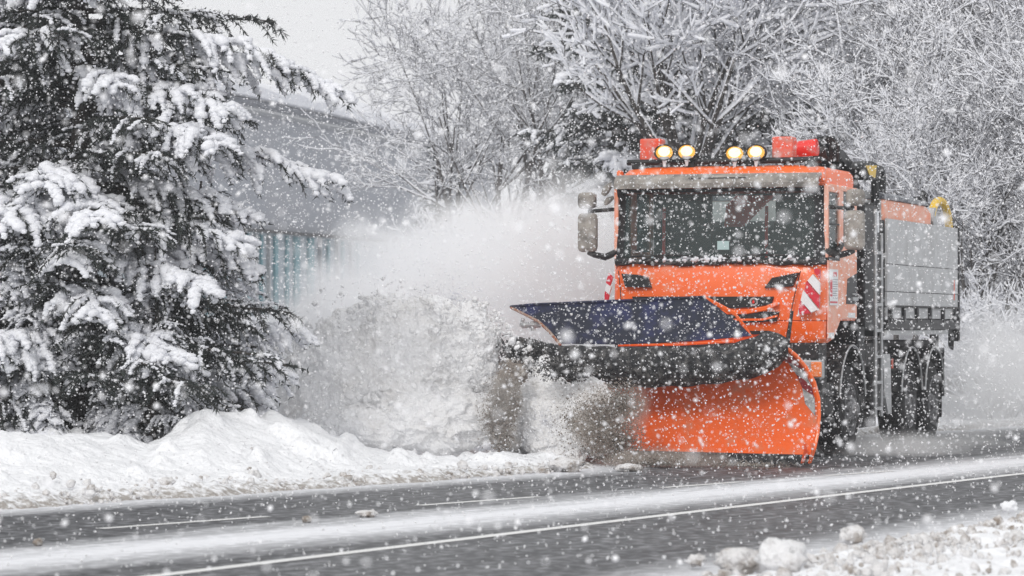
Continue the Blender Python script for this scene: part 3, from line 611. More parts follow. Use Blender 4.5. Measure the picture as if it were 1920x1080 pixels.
# --- wheels
def wheel(x, y, sx, dual=False):
    m = MB(); R_ = .525; w = .32
    prof = [(0, .30), (.0, .33), (-.01, .42), (.01, .49), (.035, R_-.01), (.06, R_), (w-.06, R_), (w-.035, R_-.01), (w-.01, .49), (w+.01, .42), (w, .33), (w, .30), (0, .30)]
    m.lathe([(a*-sx, r) for a, r in prof], (x, y, R_), 'x', 48)
    for k in range(36):
        q = 2*math.pi*k/36
        for a0, a1, dq in ((.05, .14, 0), (.18, .27, .09)):
            c0 = Vector((0, math.cos(q+dq), math.sin(q+dq))); tn = Vector((0, -c0.z, c0.y))
            p = Vector((x, y, R_))+c0*(R_+.001)
            m.prism([p+tn*.026+Vector((-sx*a0, 0, 0)), p-tn*.026+Vector((-sx*a0, 0, 0)), p-tn*.026+Vector((-sx*a1, 0, 0)), p+tn*.026+Vector((-sx*a1, 0, 0))], c0*.016)
    t = m.build('wheel', TYRE, T)
    m = MB(); prof = [(.01, .305), (-.012, .30), (-.012, .285), (.03, .27), (.05, .25), (.05, .2), (.01, .17), (-.02, .16), (-.05, .12), (-.06, .09), (-.09, .085), (-.10, .06), (-.10, .001)] if not dual else [(.01, .305), (-.012, .30), (-.012, .285), (.10, .27), (.14, .24), (.15, .19), (.12, .15), (.04, .13), (.02, .10), (-.01, .08), (-.01, .001)]
    m.lathe([(a*-sx if a > 0 else -a*sx, r) for a, r in prof], (x, y, R_), 'x', 36)
    for k in range(10): q = 2*math.pi*k/10; m.lathe([(0, .018), (sx*.045, .018), (sx*.05, .001)], (x-sx*(.01 if not dual else .13), y+.2*math.cos(q), R_+.2*math.sin(q)), 'x', 8)
    m.build('rim', RIM, t)
for y, d in ((1.40, 0), (4.78, 1), (6.24, 1)):
    for sx in (-1, 1): wheel(sx*1.235, y, sx, d)
# arched mudguards with bright lips
def fender(y, r, sx, lip=True, z0=.80):
    m = MB(); qs = np.linspace(math.radians(8 if lip else 10), math.radians(172 if lip else 170), 22); a = []; 
    for rr_, xx in ((r, .85), (r, 1.26), (r+.035, 1.26), (r+.035, .85)): a.append([(sx*xx, y-rr_*.98*math.cos(q), .60+rr_*math.sin(q)) for q in qs])
    m.loft([[a[j][i] for j in range(4)] for i in range(len(qs))]); f = m.build('mudguard', CB, T)
    if lip:
        m = MB(); m.tube([(sx*1.265, y-(r+.018)*math.cos(q), .60+(r+.018)*math.sin(q)) for q in qs], .013, 6); m.build('mudguard_lip', STEEL, f)
for sx in (-1, 1): fender(1.40, .66, sx); fender(4.78, .62, sx); fender(6.24, .62, sx)
for sx in (-1, 1):
    m = MB(); m.box((sx*.85, 6.90, .58), (sx*1.25, 6.94, 1.22)); m.box((sx*.85, 7.0, .3), (sx*1.2, 7.02, .6)); m.build('mud_flap', BLACK, T)
# --- tipper body
m = MB(); m.box((-1.2, 3.34, 1.40), (1.2, 7.85, 1.60)); m.box((-1.22, 3.30, 1.38), (1.22, 3.36, 2.80)); m.build('tipper_floor', BLACK, T, bevel=.01)
for sx in (-1, 1):
    X0 = sx*1.22
    m = MB(); 
    for z0, z1 in ((1.745, 1.925), (1.931, 2.262), (2.268, 2.82)): m.box((X0, 3.36, z0), (X0+sx*.035, 7.83, z1))
    sp = m.build('side_panel', ALU, T, bevel=.004)
    m = MB(); m.box((X0, 3.36, 1.735), (X0+sx*.055, 7.83, 1.76)); m.box((X0, 3.36, 1.925), (X0+sx*.037, 7.83, 1.931)); m.box((X0, 3.36, 2.262), (X0+sx*.037, 7.83, 2.268)); m.build('panel_joint', DIRTYBLACK, sp)
    m = MB(); m.box((X0, 3.36, 1.60), (X0+sx*.02, 7.83, 1.733)); m.build('lower_side_panel', ALU, T)
    m = MB()
    for y in (3.45, 4.25, 5.05, 5.90, 6.75, 7.55): m.box((X0+sx*.02, y, 1.55), (X0+sx*.06, y+.09, 1.74))
    m.box((X0-sx*.1, 3.32, 1.46), (X0+sx*.05, 7.85, 1.585)); m.build('side_hinges', BLACK, T)
    m = MB(); m.box((X0-sx*.3, 3.35, 1.395), (X0+sx*.03, 7.2, 1.45)); m.build('lower_rail', STEEL, T)
    m = MB(); m.box((X0-sx*.05, 7.835, 1.30), (X0+sx*.05, 7.93, 2.86)); m.build('rear_corner_post', BLACK, T, bevel=.01)
    m = MB(); m.tube([(X0, 7.45, 1.40), (X0, 7.45, 1.24), (X0, 7.62, 1.20), (X0, 7.66, 1.40)], .022, 6); m.build('rear_hook', BLACK, T)
    m = MB(); m.tube([(sx*1.15, 6.75, 1.45), (sx*1.15, 6.75, 1.05)], .06, 8); m.build('support_leg', BLACK, T)
    m = MB(); m.box((X0+sx*.036, 7.55, 1.85), (X0+sx*.04, 7.60, 2.12)); m.build('rear_reflector', BEACON, T)
m = MB(); m.box((-1.2, 7.84, 1.4), (1.2, 7.9, 2.8)); m.build('tailgate', ALU, T)
m = MB(); m.box((-1.12, 3.37, 2.80), (1.17, 3.395, 3.05)); m.build('front_wind_board', ALU, T)
# salt hopper standing in the body: orange wall, rolled cover, yellow ring
m = MB(); m.prism([(1.19, 3.40, 2.72), (1.19, 3.40, 3.06), (1.19, 6.0, 3.06), (1.19, 6.35, 2.98), (1.19, 6.35, 2.78), (1.19, 5.9, 2.72)], (-2.3, 0, 0)); hp = m.build('salt_hopper', ORANGE_SALT, T, bevel=.02)
m = MB(); m.loft([[(1.21, y, 3.062), (1.21, y, 3.11), (1.12, y, 3.15), (-1.1, y, 3.17), (-1.15, y, 3.06)] for y in np.linspace(3.38, 6.0, 8)]); m.build('rolled_cover', TARP, T)
m = MB(); m.tube([(1.16, 5.85, 3.10), (1.16, 5.95, 3.24), (1.16, 6.15, 3.22), (1.16, 6.18, 3.05)], .025, 6); m.box((1.1, 5.65, 3.11), (1.2, 5.95, 3.17)); m.build('cover_latch', BLACK, T)
m = MB(); c = SD(1765, 408, 1.15); m.tube([(1.15, c.y-.1+.62*math.cos(q), c.z-.14+.36*math.sin(q)) for q in np.linspace(-.5, 2.75, 18)], .055, 8); m.build('yellow_hose', YELLOW, T)
m = MB(); m.lathe([(0, .001), (0, .16), (.2, .16), (.2, .001)], (1.0, 6.6, 2.9), 'x', 18); m.build('spreader_motor', STEEL, T)

# ------------------------------------------------------------------ the plow
def edge_in(z): return .02+.16*max(0, (z-.75)/.55)**1.6       # how far the right edge leans in
prof = [(-.02, .10), (-.09, .2), (-.16, .36), (-.19, .55), (-.18, .72), (-.12, .90), (-.02, 1.06), (.10, 1.18), (.22, 1.25)]
m = MB(); na = 30
for sgn, off in ((1, 0),):
    rings = []
    for i in range(na+1):
        f_ = i/na; rings.append([PA(edge_in(z)+(PLEN-.02-edge_in(z))*f_, u, z) for u, z in prof]+[PA(edge_in(z)+(PLEN-.02-edge_in(z))*f_, u-.05, z-.01) for u, z in prof[::-1]])
m.loft(rings); plow = m.build('snow_plow', ORANGE_PLOW, T, ang=60)
m = MB(); m.loft([[PA(a, .035, .02), PA(a, .0, .13), PA(a, -.03, .13), PA(a, .0, .02)] for a in (.03, PLEN-.03)]); m.build('cutting_edge', DIRTYBLACK, plow)
m = MB(); m.tube([PA(edge_in(z)-.01, u+.0, z) for u, z in prof[:]]+[PA(edge_in(1.32)+.02, .26, 1.30)], .022, 8); m.build('edge_rim', ORANGE, plow)
m = MB()
for k in (0, 1): m.loft([[PA(.0+a, .02, z), PA(.0+a, .10, z), PA(a, .10, z), PA(a+.05, .02, z)] for a, z in ((-.02+.09*k, .04), (-.06+.09*k, .17), (-.05+.09*k, .26))])
m.build('blade_shoe', ORANGE_PLOW, plow, bevel=.01)
# marker strip along the right edge, painted in slanting stripes
def psurf(a, z, off=.012):
    us = np.interp(z, [p[1] for p in prof], [p[0] for p in prof]); return PA(edge_in(z)+a, us+off, z)
for zs, mm, nm in (((1.22, 1.02), DKRED, 0), ((1.02, .84), DIRTYWHITE, 1), ((.88, .70), DKRED, 2), ((.74, .54), DIRTYWHITE, 3)):
    m = MB(); z1, z0 = zs; sl = .13; w0, w1 = (.03, .15) if nm else (.03, .22); rings = []
    for k in range(7):
        f_ = k/6; a = w0+(w1-w0)*f_; rings.append([psurf(a, z0+sl*f_), psurf(a, z1-.0+sl*f_ if z1+sl*f_ < 1.25 else 1.25), psurf(a, min(1.25, z1+sl*f_), .006), psurf(a, z0+sl*f_, .006)])
    m.loft(rings); m.build('warning_marker', mm, plow)
# rubber deflector curtain rolling forward over the blade top
top = [(1479, 636), (1462, 624), (1440, 621), (1405, 634), (1370, 646), (1300, 651), (1150, 650), (1050, 647), (1000, 639), (968, 631), (944, 650)]
bot = [(1474, 668), (1462, 686), (1440, 700), (1405, 710), (1370, 716), (1300, 724), (1150, 728), (1080, 722), (1020, 705), (985, 692), (944, 672)]
m = MB(); rings = []
xs = np.concatenate([np.linspace(1478, 950, 60)])
tx, ty = zip(*top[::-1]); bx_, by_ = zip(*bot[::-1])
for i, x in enumerate(xs):
    y0 = np.interp(x, tx, ty)+1.2*math.sin(i*1.1); y1 = np.interp(x, bx_, by_)+1.5*math.sin(i*.9+1)
    front = [PW(x, y0+(y1-y0)*q, .20+.16*math.sin(math.pi*(.15+.8*q))) for q in np.linspace(0, 1, 9)]
    back = [PW(x, y0+(y1-y0)*q, .155+.16*math.sin(math.pi*(.15+.8*q))) for q in np.linspace(1, 0, 9)]
    rings.append(front+back)
m.loft(rings); m.build('rubber_deflector', RUBBER, plow, ang=60)
# blue spray flap above it, hinged behind the blade top
def slab(px, u0, u1, th, name, m_, parent, bev=.006):
    m = MB(); f_ = [PW(x, y, u0+(u1-u0)*k) for x, y, k in px]; n_ = loc(TO+PN)*th
    m.prism(f_, -n_); return m.build(name, m_, parent, bevel=bev)
slab([(957, 573, 1), (1000, 570, 1), (1160, 564, 1), (1318, 557, 1), (1345, 577, .8), (1380, 603, .4), (1408, 630, 0), (1300, 640, 0), (1165, 646, 0), (1052, 645, 0), (1030, 620, .3), (1010, 602, .55), (985, 588, .8), (963, 579, .95)], .02, -.28, .03, 'spray_flap', BLUE, plow)
m = MB(); m.tube([PW(957, 575, -.27), PW(1000, 571, -.27), PW(1160, 564, -.27), PW(1320, 557, -.27)], .018, 6); m.build('flap_top_rail', BLUE, plow)
m = MB(); m.tube([PW(958, 577, -.26), PW(985, 590, -.22), PW(1010, 603, -.12), PW(1030, 622, -.04), PW(1051, 647, .03)], .016, 6); m.build('flap_rusty_edge', mat('rusty_edge', (.30, .10, .04), .7, col2=(.4, .33, .28), nscale=20, namt=.5), plow)
m = MB(); m.tube([PW(1160, 647, .0), PW(1270, 646, .0), PW(1375, 640, .0)], .016, 6); m.build('hinge_bar', ORANGE, plow)
m = MB(); m.loft([[PW(x, y-4, -.34), PW(x, y+5, -.34), PW(x, y+5, -.42), PW(x, y-4, -.42)] for x, y in ((1320, 558), (1350, 573), (1378, 588), (1395, 610), (1415, 640), (1440, 665))]); m.build('flap_arm', ORANGE, plow, bevel=.008)
m = MB(); m.tube([PW(980, 610, -.2), PW(1012, 609, -.2)], .035, 8); m.tube([PW(999, 602, -.2), PW(1000, 620, -.2)], .03, 8); m.tube([PW(981, 597, -.2), PW(977, 612, -.2)], .022, 8); m.tube([PW(1012, 609, -.2), PW(1040, 612, -.2)], .014, 6); m.build('flap_spring', STEEL, plow)
m = MB(); m.tube([PW(1485, 583, -.1), PW(1478, 640, -.1), PW(1474, 672, -.05)], .019, 8); m.build('marker_rod', DIRTYBLACK, plow)
m = MB()
for x in (-.45, .45): m.tube([(x, -.05, .75), (x*1.1, -.8, .55), (x*1.15, -.95, .5)], .07, 8)
m.box((-.55, -.35, .45), (.55, -.02, 1.25)); m.build('plow_mount', ORANGE_PLOW, plow, bevel=.01)

# ------------------------------------------------------------------ hall behind the trees
hall = empty('sports_hall', (-10.5, 100, 1.6)); tag(hall, 'tall grey hall, its cladding paled for haze, with a snowy roof edge and teal glass strips at its base', 'building')
HA, HB = Vector((-22., 70., 0)), Vector((-.6, 152., 0)); HD = (HB-HA).normalized(); HL = (HB-HA).length
HN = Vector((HD.y, -HD.x, 0))
def hp_(px, z=None, y=None):        # place along the facade where column px crosses it
    r = ray(px, 612); t = (HA.cross(HD)).z/(r.cross(HD)).z; p = r*t; return (p-HA).dot(HD), p.y
def HP(s, n, z): p = HA+HD*s+HN*n; return (p.x+10.5, p.y-100, z-1.6)
def hz(px, py): s, D = hp_(px); return s, H+(HY-py)/F*D
roof = [hz(60, 118), hz(250, 143), hz(420, 176), hz(560, 207), hz(680, 233), hz(770, 256), hz(860, 283)]
sc_ = np.polyfit([a for a, b_ in roof], [b_ for a, b_ in roof], 2); rz_ = lambda s: float(np.polyval(sc_, s))
s_low, z_low = hz(560, 440); s0, s1 = 0, HL
z_band = z_low; z_foot = 1.2
m = MB(); ss = np.linspace(s0, s1, 24)
m.loft([[HP(s, 0, z_band), HP(s, 0, rz_(s)), HP(s, -30, rz_(s)+1.2), HP(s, -30, z_band)] for s in ss]); m.build('cladding_wall', WALLM, hall, sm=False)
m = MB(); m.loft([[HP(s, -.25, z_foot-1.5), HP(s, -.25, z_band), HP(s, -29.9, z_band), HP(s, -29.9, z_foot-1.5)] for s in (s0+.2, s1-.2)]); m.build('glazed_base', PALEGLASS, hall, sm=False)
m = MB(); m.loft([[HP(s, .5, rz_(s)+.02), HP(s, .62, rz_(s)+.34+.07*math.sin(s*1.3)), HP(s, .3, rz_(s)+.66+.09*math.sin(s*.8+1)), HP(s, -1.5, rz_(s)+.85), HP(s, -31, rz_(s)+1.8), HP(s, -31, rz_(s)+.02+1.2)] for s in np.linspace(s0-.4, s1+.4, 60)]); m.build('roof_snow', SNOW, hall)
m = MB(); m.loft([[HP(s, .02, rz_(s)-.5), HP(s, .3, rz_(s)-.42), HP(s, .3, rz_(s)-.34), HP(s, .02, rz_(s)-.34)] for s in np.linspace(s0, s1, 24)]); m.build('gutter', STEEL, hall)
m = MB(); m.loft([[HP(s, .01, z_band-.04), HP(s, .22, z_band-.04), HP(s, .22, z_band+.07), HP(s, .01, z_band+.07)] for s in (s0, s1)]); m.build('sill_beam', BLACK, hall)
for px, w in ((398, 5), (432, 3), (474, 4), (500, 3), (527, 6), (548, 4), (566, 9), (592, 10), (625, 3), (652, 3), (680, 3)):
    a, _ = hp_(px-w/2); c, _ = hp_(px+w/2); m = MB(); m.loft([[HP(s, -.245, z_foot-1), HP(s, -.16, z_foot-1), HP(s, -.16, z_band-.08), HP(s, -.245, z_band-.08)] for s in (a, c)]); m.build('teal_glass_strip', TEAL, hall)
for px in (415, 450, 488, 512, 608, 640, 665):
    a, _ = hp_(px); m = MB(); m.loft([[HP(s, -.245, z_foot-1), HP(s, -.12, z_foot-1), HP(s, -.12, z_band-.06), HP(s, -.245, z_band-.06)] for s in (a, a+.12)]); m.build('mullion', STEEL, hall)

# ------------------------------------------------------------------ trees
def segs(P0, P1, R0, R1, n=3, squash=None):
    """unconnected tapered prisms for many branch pieces"""
    d = P1-P0; L = np.linalg.norm(d, axis=1, keepdims=True)+1e-9; d = d/L
    up = np.where(np.abs(d[:, 2:3]) < .95, np.array([[0, 0, 1.]]), np.array([[1., 0, 0]]))
    a = np.cross(d, up); a /= np.linalg.norm(a, axis=1, keepdims=True); b = np.cross(a, d)
    V = np.empty((len(P0), 2*n, 3))
    for k in range(n):
        q = 2*math.pi*k/n+math.pi/2; o_ = a*math.cos(q)+b*math.sin(q)
        V[:, k] = P0+o_*R0[:, None]; V[:, n+k] = P1+o_*R1[:, None]
    f = []
    for k in range(n): k2 = (k+1) % n; f += [(k, k2, n+k2, n+k)]
    f = np.array(f); T = (f[None]+np.arange(len(P0))[:, None, None]*2*n).reshape(-1, 4)
    return V.reshape(-1, 3), T

def grow(seed, height, stems, spread, depth=6, lean=(0, 0), twig=.006, kids=(3, 4), first=.35, gravity=.0, wander=.14, kl=(.40, .66), z0=0):
    r = random.Random(seed); out = []
    def br(p, d, L, rad, lev):
        n = 4 if lev < 3 else 3; pts = [p]; q = p.copy(); dd = d.copy()
        for i in range(n):
            dd = (dd+Vector((r.gauss(0, wander), r.gauss(0, wander), r.gauss(0, wander)+.07-gravity*lev*.03))).normalized()
            q2 = q+dd*L/n; ra = rad*(1-.55*i/n); rb = rad*(1-.55*(i+1)/n); out.append((q.copy(), q2.copy(), max(ra, twig), max(rb, twig*.8), lev)); q = q2; pts.append((q.copy(), dd.copy(), rb))
        if lev >= depth: return
        nk = r.randint(*kids)+(3 if lev == 0 else 0)
        for k in range(nk):
            f = (first if lev == 0 else .15)+r.random()*(1-(first if lev == 0 else .15)); i = min(n, 1+int(f*n)); pq, pd, prr = pts[i]
            ax_ = pd.cross(Vector((r.gauss(0, 1), r.gauss(0, 1), r.gauss(0, 1)))).normalized(); nd = (Matrix.Rotation(math.radians(r.uniform(22, 58)), 3, ax_) @ pd).normalized()
            br(pq, nd, L*r.uniform(*kl), max(prr*.62, twig), lev+1)
    for s in range(stems):
        a = r.uniform(0, 6.28); d = Vector((math.cos(a)*spread*r.uniform(.4, 1)+lean[0], math.sin(a)*spread*r.uniform(.4, 1)+lean[1], 1)).normalized()
        br(Vector((math.cos(a)*(.012 if z0 else .1)*stems**.5, math.sin(a)*(.012 if z0 else .1)*stems**.5, z0-.15)), d, height*r.uniform(.42, .6), height*.0105*r.uniform(.8, 1.2)*(1.6 if stems == 1 else 1), 0)
    if z0: out.append((Vector((.1, 0, -.2)), Vector((0, 0, z0+.05)), .19, .16, 0))
    return out
def tree_mesh(S, snow=1.0, tw=.010):
    P0 = np.array([tuple(s[0]) for s in S]); P1 = np.array([tuple(s[1]) for s in S]); R0 = np.array([s[2] for s in S]); R1 = np.array([s[3] for s in S]); lv = np.array([s[4] for s in S])
    V, T = segs(P0, P1, R0, R1, 4)
    d = P1-P0; hor = np.sqrt(d[:, 0]**2+d[:, 1]**2)/np.linalg.norm(d, axis=1); k = (hor > .16) & (rng.random(len(S)) < .93)
    sr = (tw*rng.uniform(.7, 1.4, len(S))+.62*R0)*snow*(.45+.6*hor)
    up = np.stack([np.zeros(len(S)), np.zeros(len(S)), R0*.8+sr*.55], 1)
    V2, T2 = segs((P0+up)[k], (P1+up)[k], sr[k], (sr*.9)[k], 4)
    trunk = lv == 0
    Vt, Tt = segs(P0[trunk], P1[trunk], R0[trunk], R1[trunk], 8); Vb, Tb = segs(P0[~trunk], P1[~trunk], R0[~trunk], R1[~trunk], 4)
    return npmesh('trunk', Vt, Tt), npmesh('branches', Vb, Tb, False), npmesh('branch_snow', V2, T2, False)
for m_ in (BARK, BARK_HAZED): pass
def bare_tree(name, S, loc_, rz, label, cat_, group=None, snow=1.0, tw=.010, sc=1.0, bark=BARK_HAZED):
    r = empty(name, loc_, rz); r.scale = (sc,)*3; tag(r, label, cat_, group); a, b_, c = tree_mesh(S, snow, tw)
    link('trunk', a, bark, r); link('branches', b_, bark, r); link('branch_snow', c, SNOWBR, r); return r
def copy_thing(o, loc_, rz, sc=1.0, label=None):
    r = o.copy(); C.objects.link(r); r.location = loc_; r.rotation_euler = (0, 0, rz); r.scale = (sc,)*3
    if label: r['label'] = label
    for ch in o.children: c = ch.copy(); C.objects.link(c); c.parent = r
    return r
def gpt(px, D): X = (px-CX)/F*D; return (X, D, float(ground_z(X, D))-.05)

# big radiating snow-laden shrub tree right behind the roof lamps
S = grow(11, 6.0, 15, .9, depth=3, kids=(4, 6), wander=.07, z0=3.1, kl=(.34, .6), twig=.008)
bare_tree('snowy_tree', S, gpt(1290, 62), .4, 'bare tree with thick snowy boughs fanning out just above the lit roof lamps', 'tree', snow=1.15, tw=.021, bark=BARK)
protos = []
for k, (sd_, h, st_, sp, dep, lean) in enumerate(((21, 11, 4, .34, 5, (.10, 0)), (22, 9.0, 6, .5, 5, (.45, 0)), (23, 13.0, 2, .3, 5, (.1, 0)), (24, 5.0, 9, .7, 4, (.1, 0)))):
    protos.append(grow(sd_, h, st_, sp, dep, lean, twig=.0065, kids=(3, 4), wander=.075, kl=(.42, .70)))
GRP = 'bare snow-covered trees massed behind the truck'; LAB = 'bare grey tree with snow lining its twigs in the thicket behind the truck'
pt = []
lone = bare_tree('bare_tree', protos[0], gpt(915, 74), 2.2, 'slim leafless tree at the left end of the thicket next to open sky', 'tree', snow=1.0, tw=.011, sc=.8)
pt = [bare_tree('bare_tree', protos[0], gpt(1700, 66), .3, LAB, 'tree', GRP, tw=.0115), bare_tree('bare_tree', protos[1], gpt(1850, 60), .1, LAB, 'tree', GRP, tw=.012),
      bare_tree('bare_tree', protos[2], gpt(1560, 72), .8, LAB, 'tree', GRP, tw=.0115)]
bush = bare_tree('snowy_bush', protos[3], gpt(850, 66), 1.0, 'rounded snow-buried bush at the left end of the thicket beside the thrown snow cloud', 'bush', None, snow=1.2, tw=.018, sc=.62)
spots = [(1010, 84, 0, .85), (960, 92, 2, .75), (1060, 90, 2, .8), (1570, 70, 1, .8), (1640, 78, 2, 1.05), (1760, 74, 1, 1.1), (1930, 70, 0, 1.), (1990, 62, 1, .95), (1600, 62, 1, .8), (1760, 57, 1, .75),
         (1540, 84, 0, 1.05), (1680, 88, 2, 1.1), (1820, 84, 0, 1.1), (1920, 82, 2, 1.05), (1450, 102, 2, 1.), (2070, 74, 1, 1.1), (2120, 64, 0, 1.), (1880, 92, 1, 1.2), (1740, 98, 0, 1.2), (1600, 98, 2, 1.1), (2000, 92, 2, 1.2), (1500, 104, 1, 1.3), (1400, 106, 0, 1.1), (1650, 110, 1, 1.4), (1800, 110, 2, 1.3), (1950, 108, 1, 1.3), (2080, 100, 0, 1.3), (1850, 56, 1, .6), (1950, 58, 1, .75), (1690, 58, 1, .62)]
rr_ = random.Random(5)
for px, D, k, sc in spots: copy_thing(pt[k], gpt(px, D), rr_.uniform(-.5, .9), sc)
for px, D, sc, lab in ((930, 60, .50, 'low snow-buried bush behind the white snow cloud below the slim tree'), (1075, 60, .60, 'snow-buried bush just left of the truck mirrors behind the drifting snow cloud'), (1870, 54, .45, 'low snowy bush at the right frame edge just behind the rear of the tipper body'), (1960, 55, .5, 'snowy bush beyond the right frame edge'), ):
    copy_thing(bush, gpt(px, D), rr_.uniform(0, 6), sc, lab)

# conifers: trunk, boughs with drooping twigs, needle tufts, snow pads
def conifer(seed, h, rad, nb, zlo=.1, tuft=.055, tstep=.022, load=.5, snowr=.032, twstep=.10, azi=None, extra=(), dust=.22):
    r = np.random.default_rng(seed); P0 = []; P1 = []; R0 = []; NP = []; ND = []; NL = []; SP0 = []; SP1 = []; SR = []; SC = []
    boughs = []
    for i in range(nb):
        z = h*(zlo+(1-zlo)*(i+r.uniform(0, 1))/nb*.96); az = r.uniform(0, 2*math.pi) if azi is None else r.uniform(*azi)
        L = rad*(1-(z/h))**.72*r.uniform(.6, 1.12)+.15; boughs.append((z, az, L, r.uniform(0, 1) < load, r.uniform(-.1, .25)))
    boughs += list(extra)
    for z, az, L, heavy, rise in boughs:
        n = max(5, int(L/.12)); p = np.array([0, 0, z], float); dh = np.array([math.cos(az), math.sin(az), 0.]); pts = [p]; side = np.array([-dh[1], dh[0], 0])
        for j in range(n):
            f = j/n; dz = rise*(1-f)-(.42 if heavy else .22)*f*f*1.6+(.16 if f > .75 and not heavy else 0); d = dh+side*r.normal(0, .07)+np.array([0, 0, dz]); d /= np.linalg.norm(d); p = p+d*L/n; pts.append(p)
        for j in range(n):
            P0.append(pts[j]); P1.append(pts[j+1]); R0.append((.022*(1-j/n)+.005)*min(1.6, L))
            if r.random() < (.85 if heavy else .45) and j > n*.2:
                SP0.append(pts[j]); SP1.append(pts[j+1]); SR.append(snowr*(1.0 if heavy else .6)*r.uniform(.7, 1.3))
        nt_ = int(L/twstep)
        for j in range(nt_):
            f = .12+.88*(j+r.random())/nt_; q = f*n; i0 = min(int(q), n-1); b = pts[i0]+(pts[i0+1]-pts[i0])*(q-i0)
            for sg in (-1, 1):
                Lt = (.16+.36*math.sin(math.pi*min(1, f*.93+.06))**.8)*min(1.15, .55+L*.35)*r.uniform(.6, 1.25); m_ = max(3, int(Lt/.07)); d0 = dh*r.uniform(.45, .95)+side*sg*r.uniform(.6, 1.1)+np.array([0, 0, r.uniform(-.55, .25)]); d0 /= np.linalg.norm(d0); tp = [b]; t = b
                droop = r.uniform(.35, 1.6)*(1.5 if heavy else 1)
                for u in range(m_): d = d0+np.array([0, 0, -droop*(u/m_)**1.2]); d /= np.linalg.norm(d); t = t+d*Lt/m_; tp.append(t)
                on = r.random() < (min(.95, .6+dust*.6) if heavy else dust)
                for u in range(m_):
                    P0.append(tp[u]); P1.append(tp[u+1]); R0.append(.004)
                    seg = tp[u+1]-tp[u]; k = max(1, int(np.linalg.norm(seg)/tstep))
                    for w in range(k):
                        c = tp[u]+seg*(w+r.random())/k
                        for _ in (0, 1): NP.append(c); ND.append(seg/np.linalg.norm(seg)*.7+r.normal(0, .6, 3)+np.array([0, 0, -.15])); NL.append(tuft*r.uniform(.6, 1.25))
                    if on: SP0.append(tp[u]); SP1.append(tp[u+1]); SR.append(snowr*(1.25 if heavy else .62)*r.uniform(.6, 1.35)*math.sin(math.pi*(.22+.66*u/m_)))
    P0, P1, R0 = map(np.array, (P0, P1, R0)); NP, ND, NL = map(np.array, (NP, ND, NL)); ND /= np.linalg.norm(ND, axis=1, keepdims=True)
    sidev = np.cross(ND, r.normal(size=ND.shape)); sidev /= np.linalg.norm(sidev, axis=1, keepdims=True)
    wv = (NL*.13)[:, None]*sidev; V = np.stack([NP-wv, NP+wv, NP+ND*NL[:, None]], 1).reshape(-1, 3); T = np.arange(len(V)).reshape(-1, 3)
    SP0, SP1, SR = map(np.array, (SP0, SP1, SR))
    # snow: soft lumps strung along the loaded pieces
    cs_ = []; ss_ = []
    for f in (.0, .33, .66):
        c = SP0+(SP1-SP0)*f+r.normal(0, .005, SP0.shape); c[:, 2] += SR*.45; cs_.append(c); s_ = SR*r.uniform(.75, 1.2, len(SR)); ss_.append(np.stack([s_*1.35, s_*1.35, s_*.85], 1))
    sv, stt = scatter(ICO1 if len(SR)*2 > 9000 else ICO2, np.concatenate(cs_), np.concatenate(ss_), .12, rot=False)
    tz = np.linspace(-.3, h, 14); TP = np.stack([.03*np.sin(tz*2), .03*np.cos(tz*1.3), tz], 1); tr = .016*h*(1-np.clip(tz, 0, h)/h)+.015
    tv, ttt = segs(TP[:-1], TP[1:], tr[:-1], tr[1:], 10); bv, bt = segs(P0, P1, R0, R0*.8, 4)
    return npmesh('trunk', tv, ttt), npmesh('boughs', bv, bt, False), npmesh('needles', V, T, False), npmesh('snow_load', sv, stt)
def conifer_thing(name, meshes, loc_, rz, label, group=None, sc=1.0):
    r = empty(name, loc_, rz); r.scale = (sc,)*3; tag(r, label, 'conifer', group)
    for n_, me, mm in zip(('trunk', 'boughs', 'needles', 'snow_load'), meshes, (BARK, BARK, NEEDLE, SNOWBR)): link(n_, me, mm, r)
    return r
def bh(px, py, D, tx, L, rise, heavy=True, ax=0.0):     # a bough of the near spruce leaving the trunk at that height, pointing right (+ax towards camera)
    return ((H+(HY-py)/F*D)-.2, ax, L, heavy, rise)
D0 = 35.0; x0 = (150-CX)/F*D0
ex = [bh(0, 30, D0, 0, 2.0, .18, False, .0), bh(0, 60, D0, 0, 2.4, .1, True, -.3), bh(0, 100, D0, 0, 2.85, .12, True, -.1), bh(0, 150, D0, 0, 1.9, .05, True, -.5), bh(0, 185, D0, 0, 1.7, .0, False, .1), bh(0, 262, D0, 0, 2.75, .08, True, .0), bh(0, 225, D0, 0, 2.0, .1, True, -.7),
      bh(0, 330, D0, 0, 1.9, .0, True, -.2), bh(0, 390, D0, 0, 2.0, .02, True, -.45), bh(0, 425, D0, 0, 1.9, .0, True, -.25), bh(0, 470, D0, 0, 1.9, .0, True, -.7), bh(0, 540, D0, 0, 2.2, .0, False, -.1), bh(0, 600, D0, 0, 1.8, .0, True, -.9), bh(0, 640, D0, 0, 2.3, .02, False, -.3), bh(0, 120, D0, 0, 1.2, .0, True, -1.1), bh(0, 300, D0, 0, 1.3, .0, True, -1.6), bh(0, 350, D0, 0, 1.5, .0, True, -2.3), bh(0, 60, D0, 0, 1.5, .1, True, -2.0), bh(0, 520, D0, 0, 1.6, .0, True, -1.3), bh(0, 600, D0, 0, 1.7, 0, True, -2.)]
big = conifer(101, 8.5, 2.1, 230, zlo=.02, load=.13, extra=ex, tstep=.016, tuft=.066, snowr=.036)
conifer_thing('spruce', big, (x0, D0, .1), 0, 'big dark spruce at the left with heavy snow pads sagging from its long boughs')
c2 = conifer(102, 8.5, 2.0, 220, zlo=.02, load=.12, tstep=.017, tuft=.062)
sp2 = conifer_thing('spruce', c2, ((-60-CX)/F*36.5, 36.5, .1), 0, 'dark snowy spruce cut off by the left frame edge')
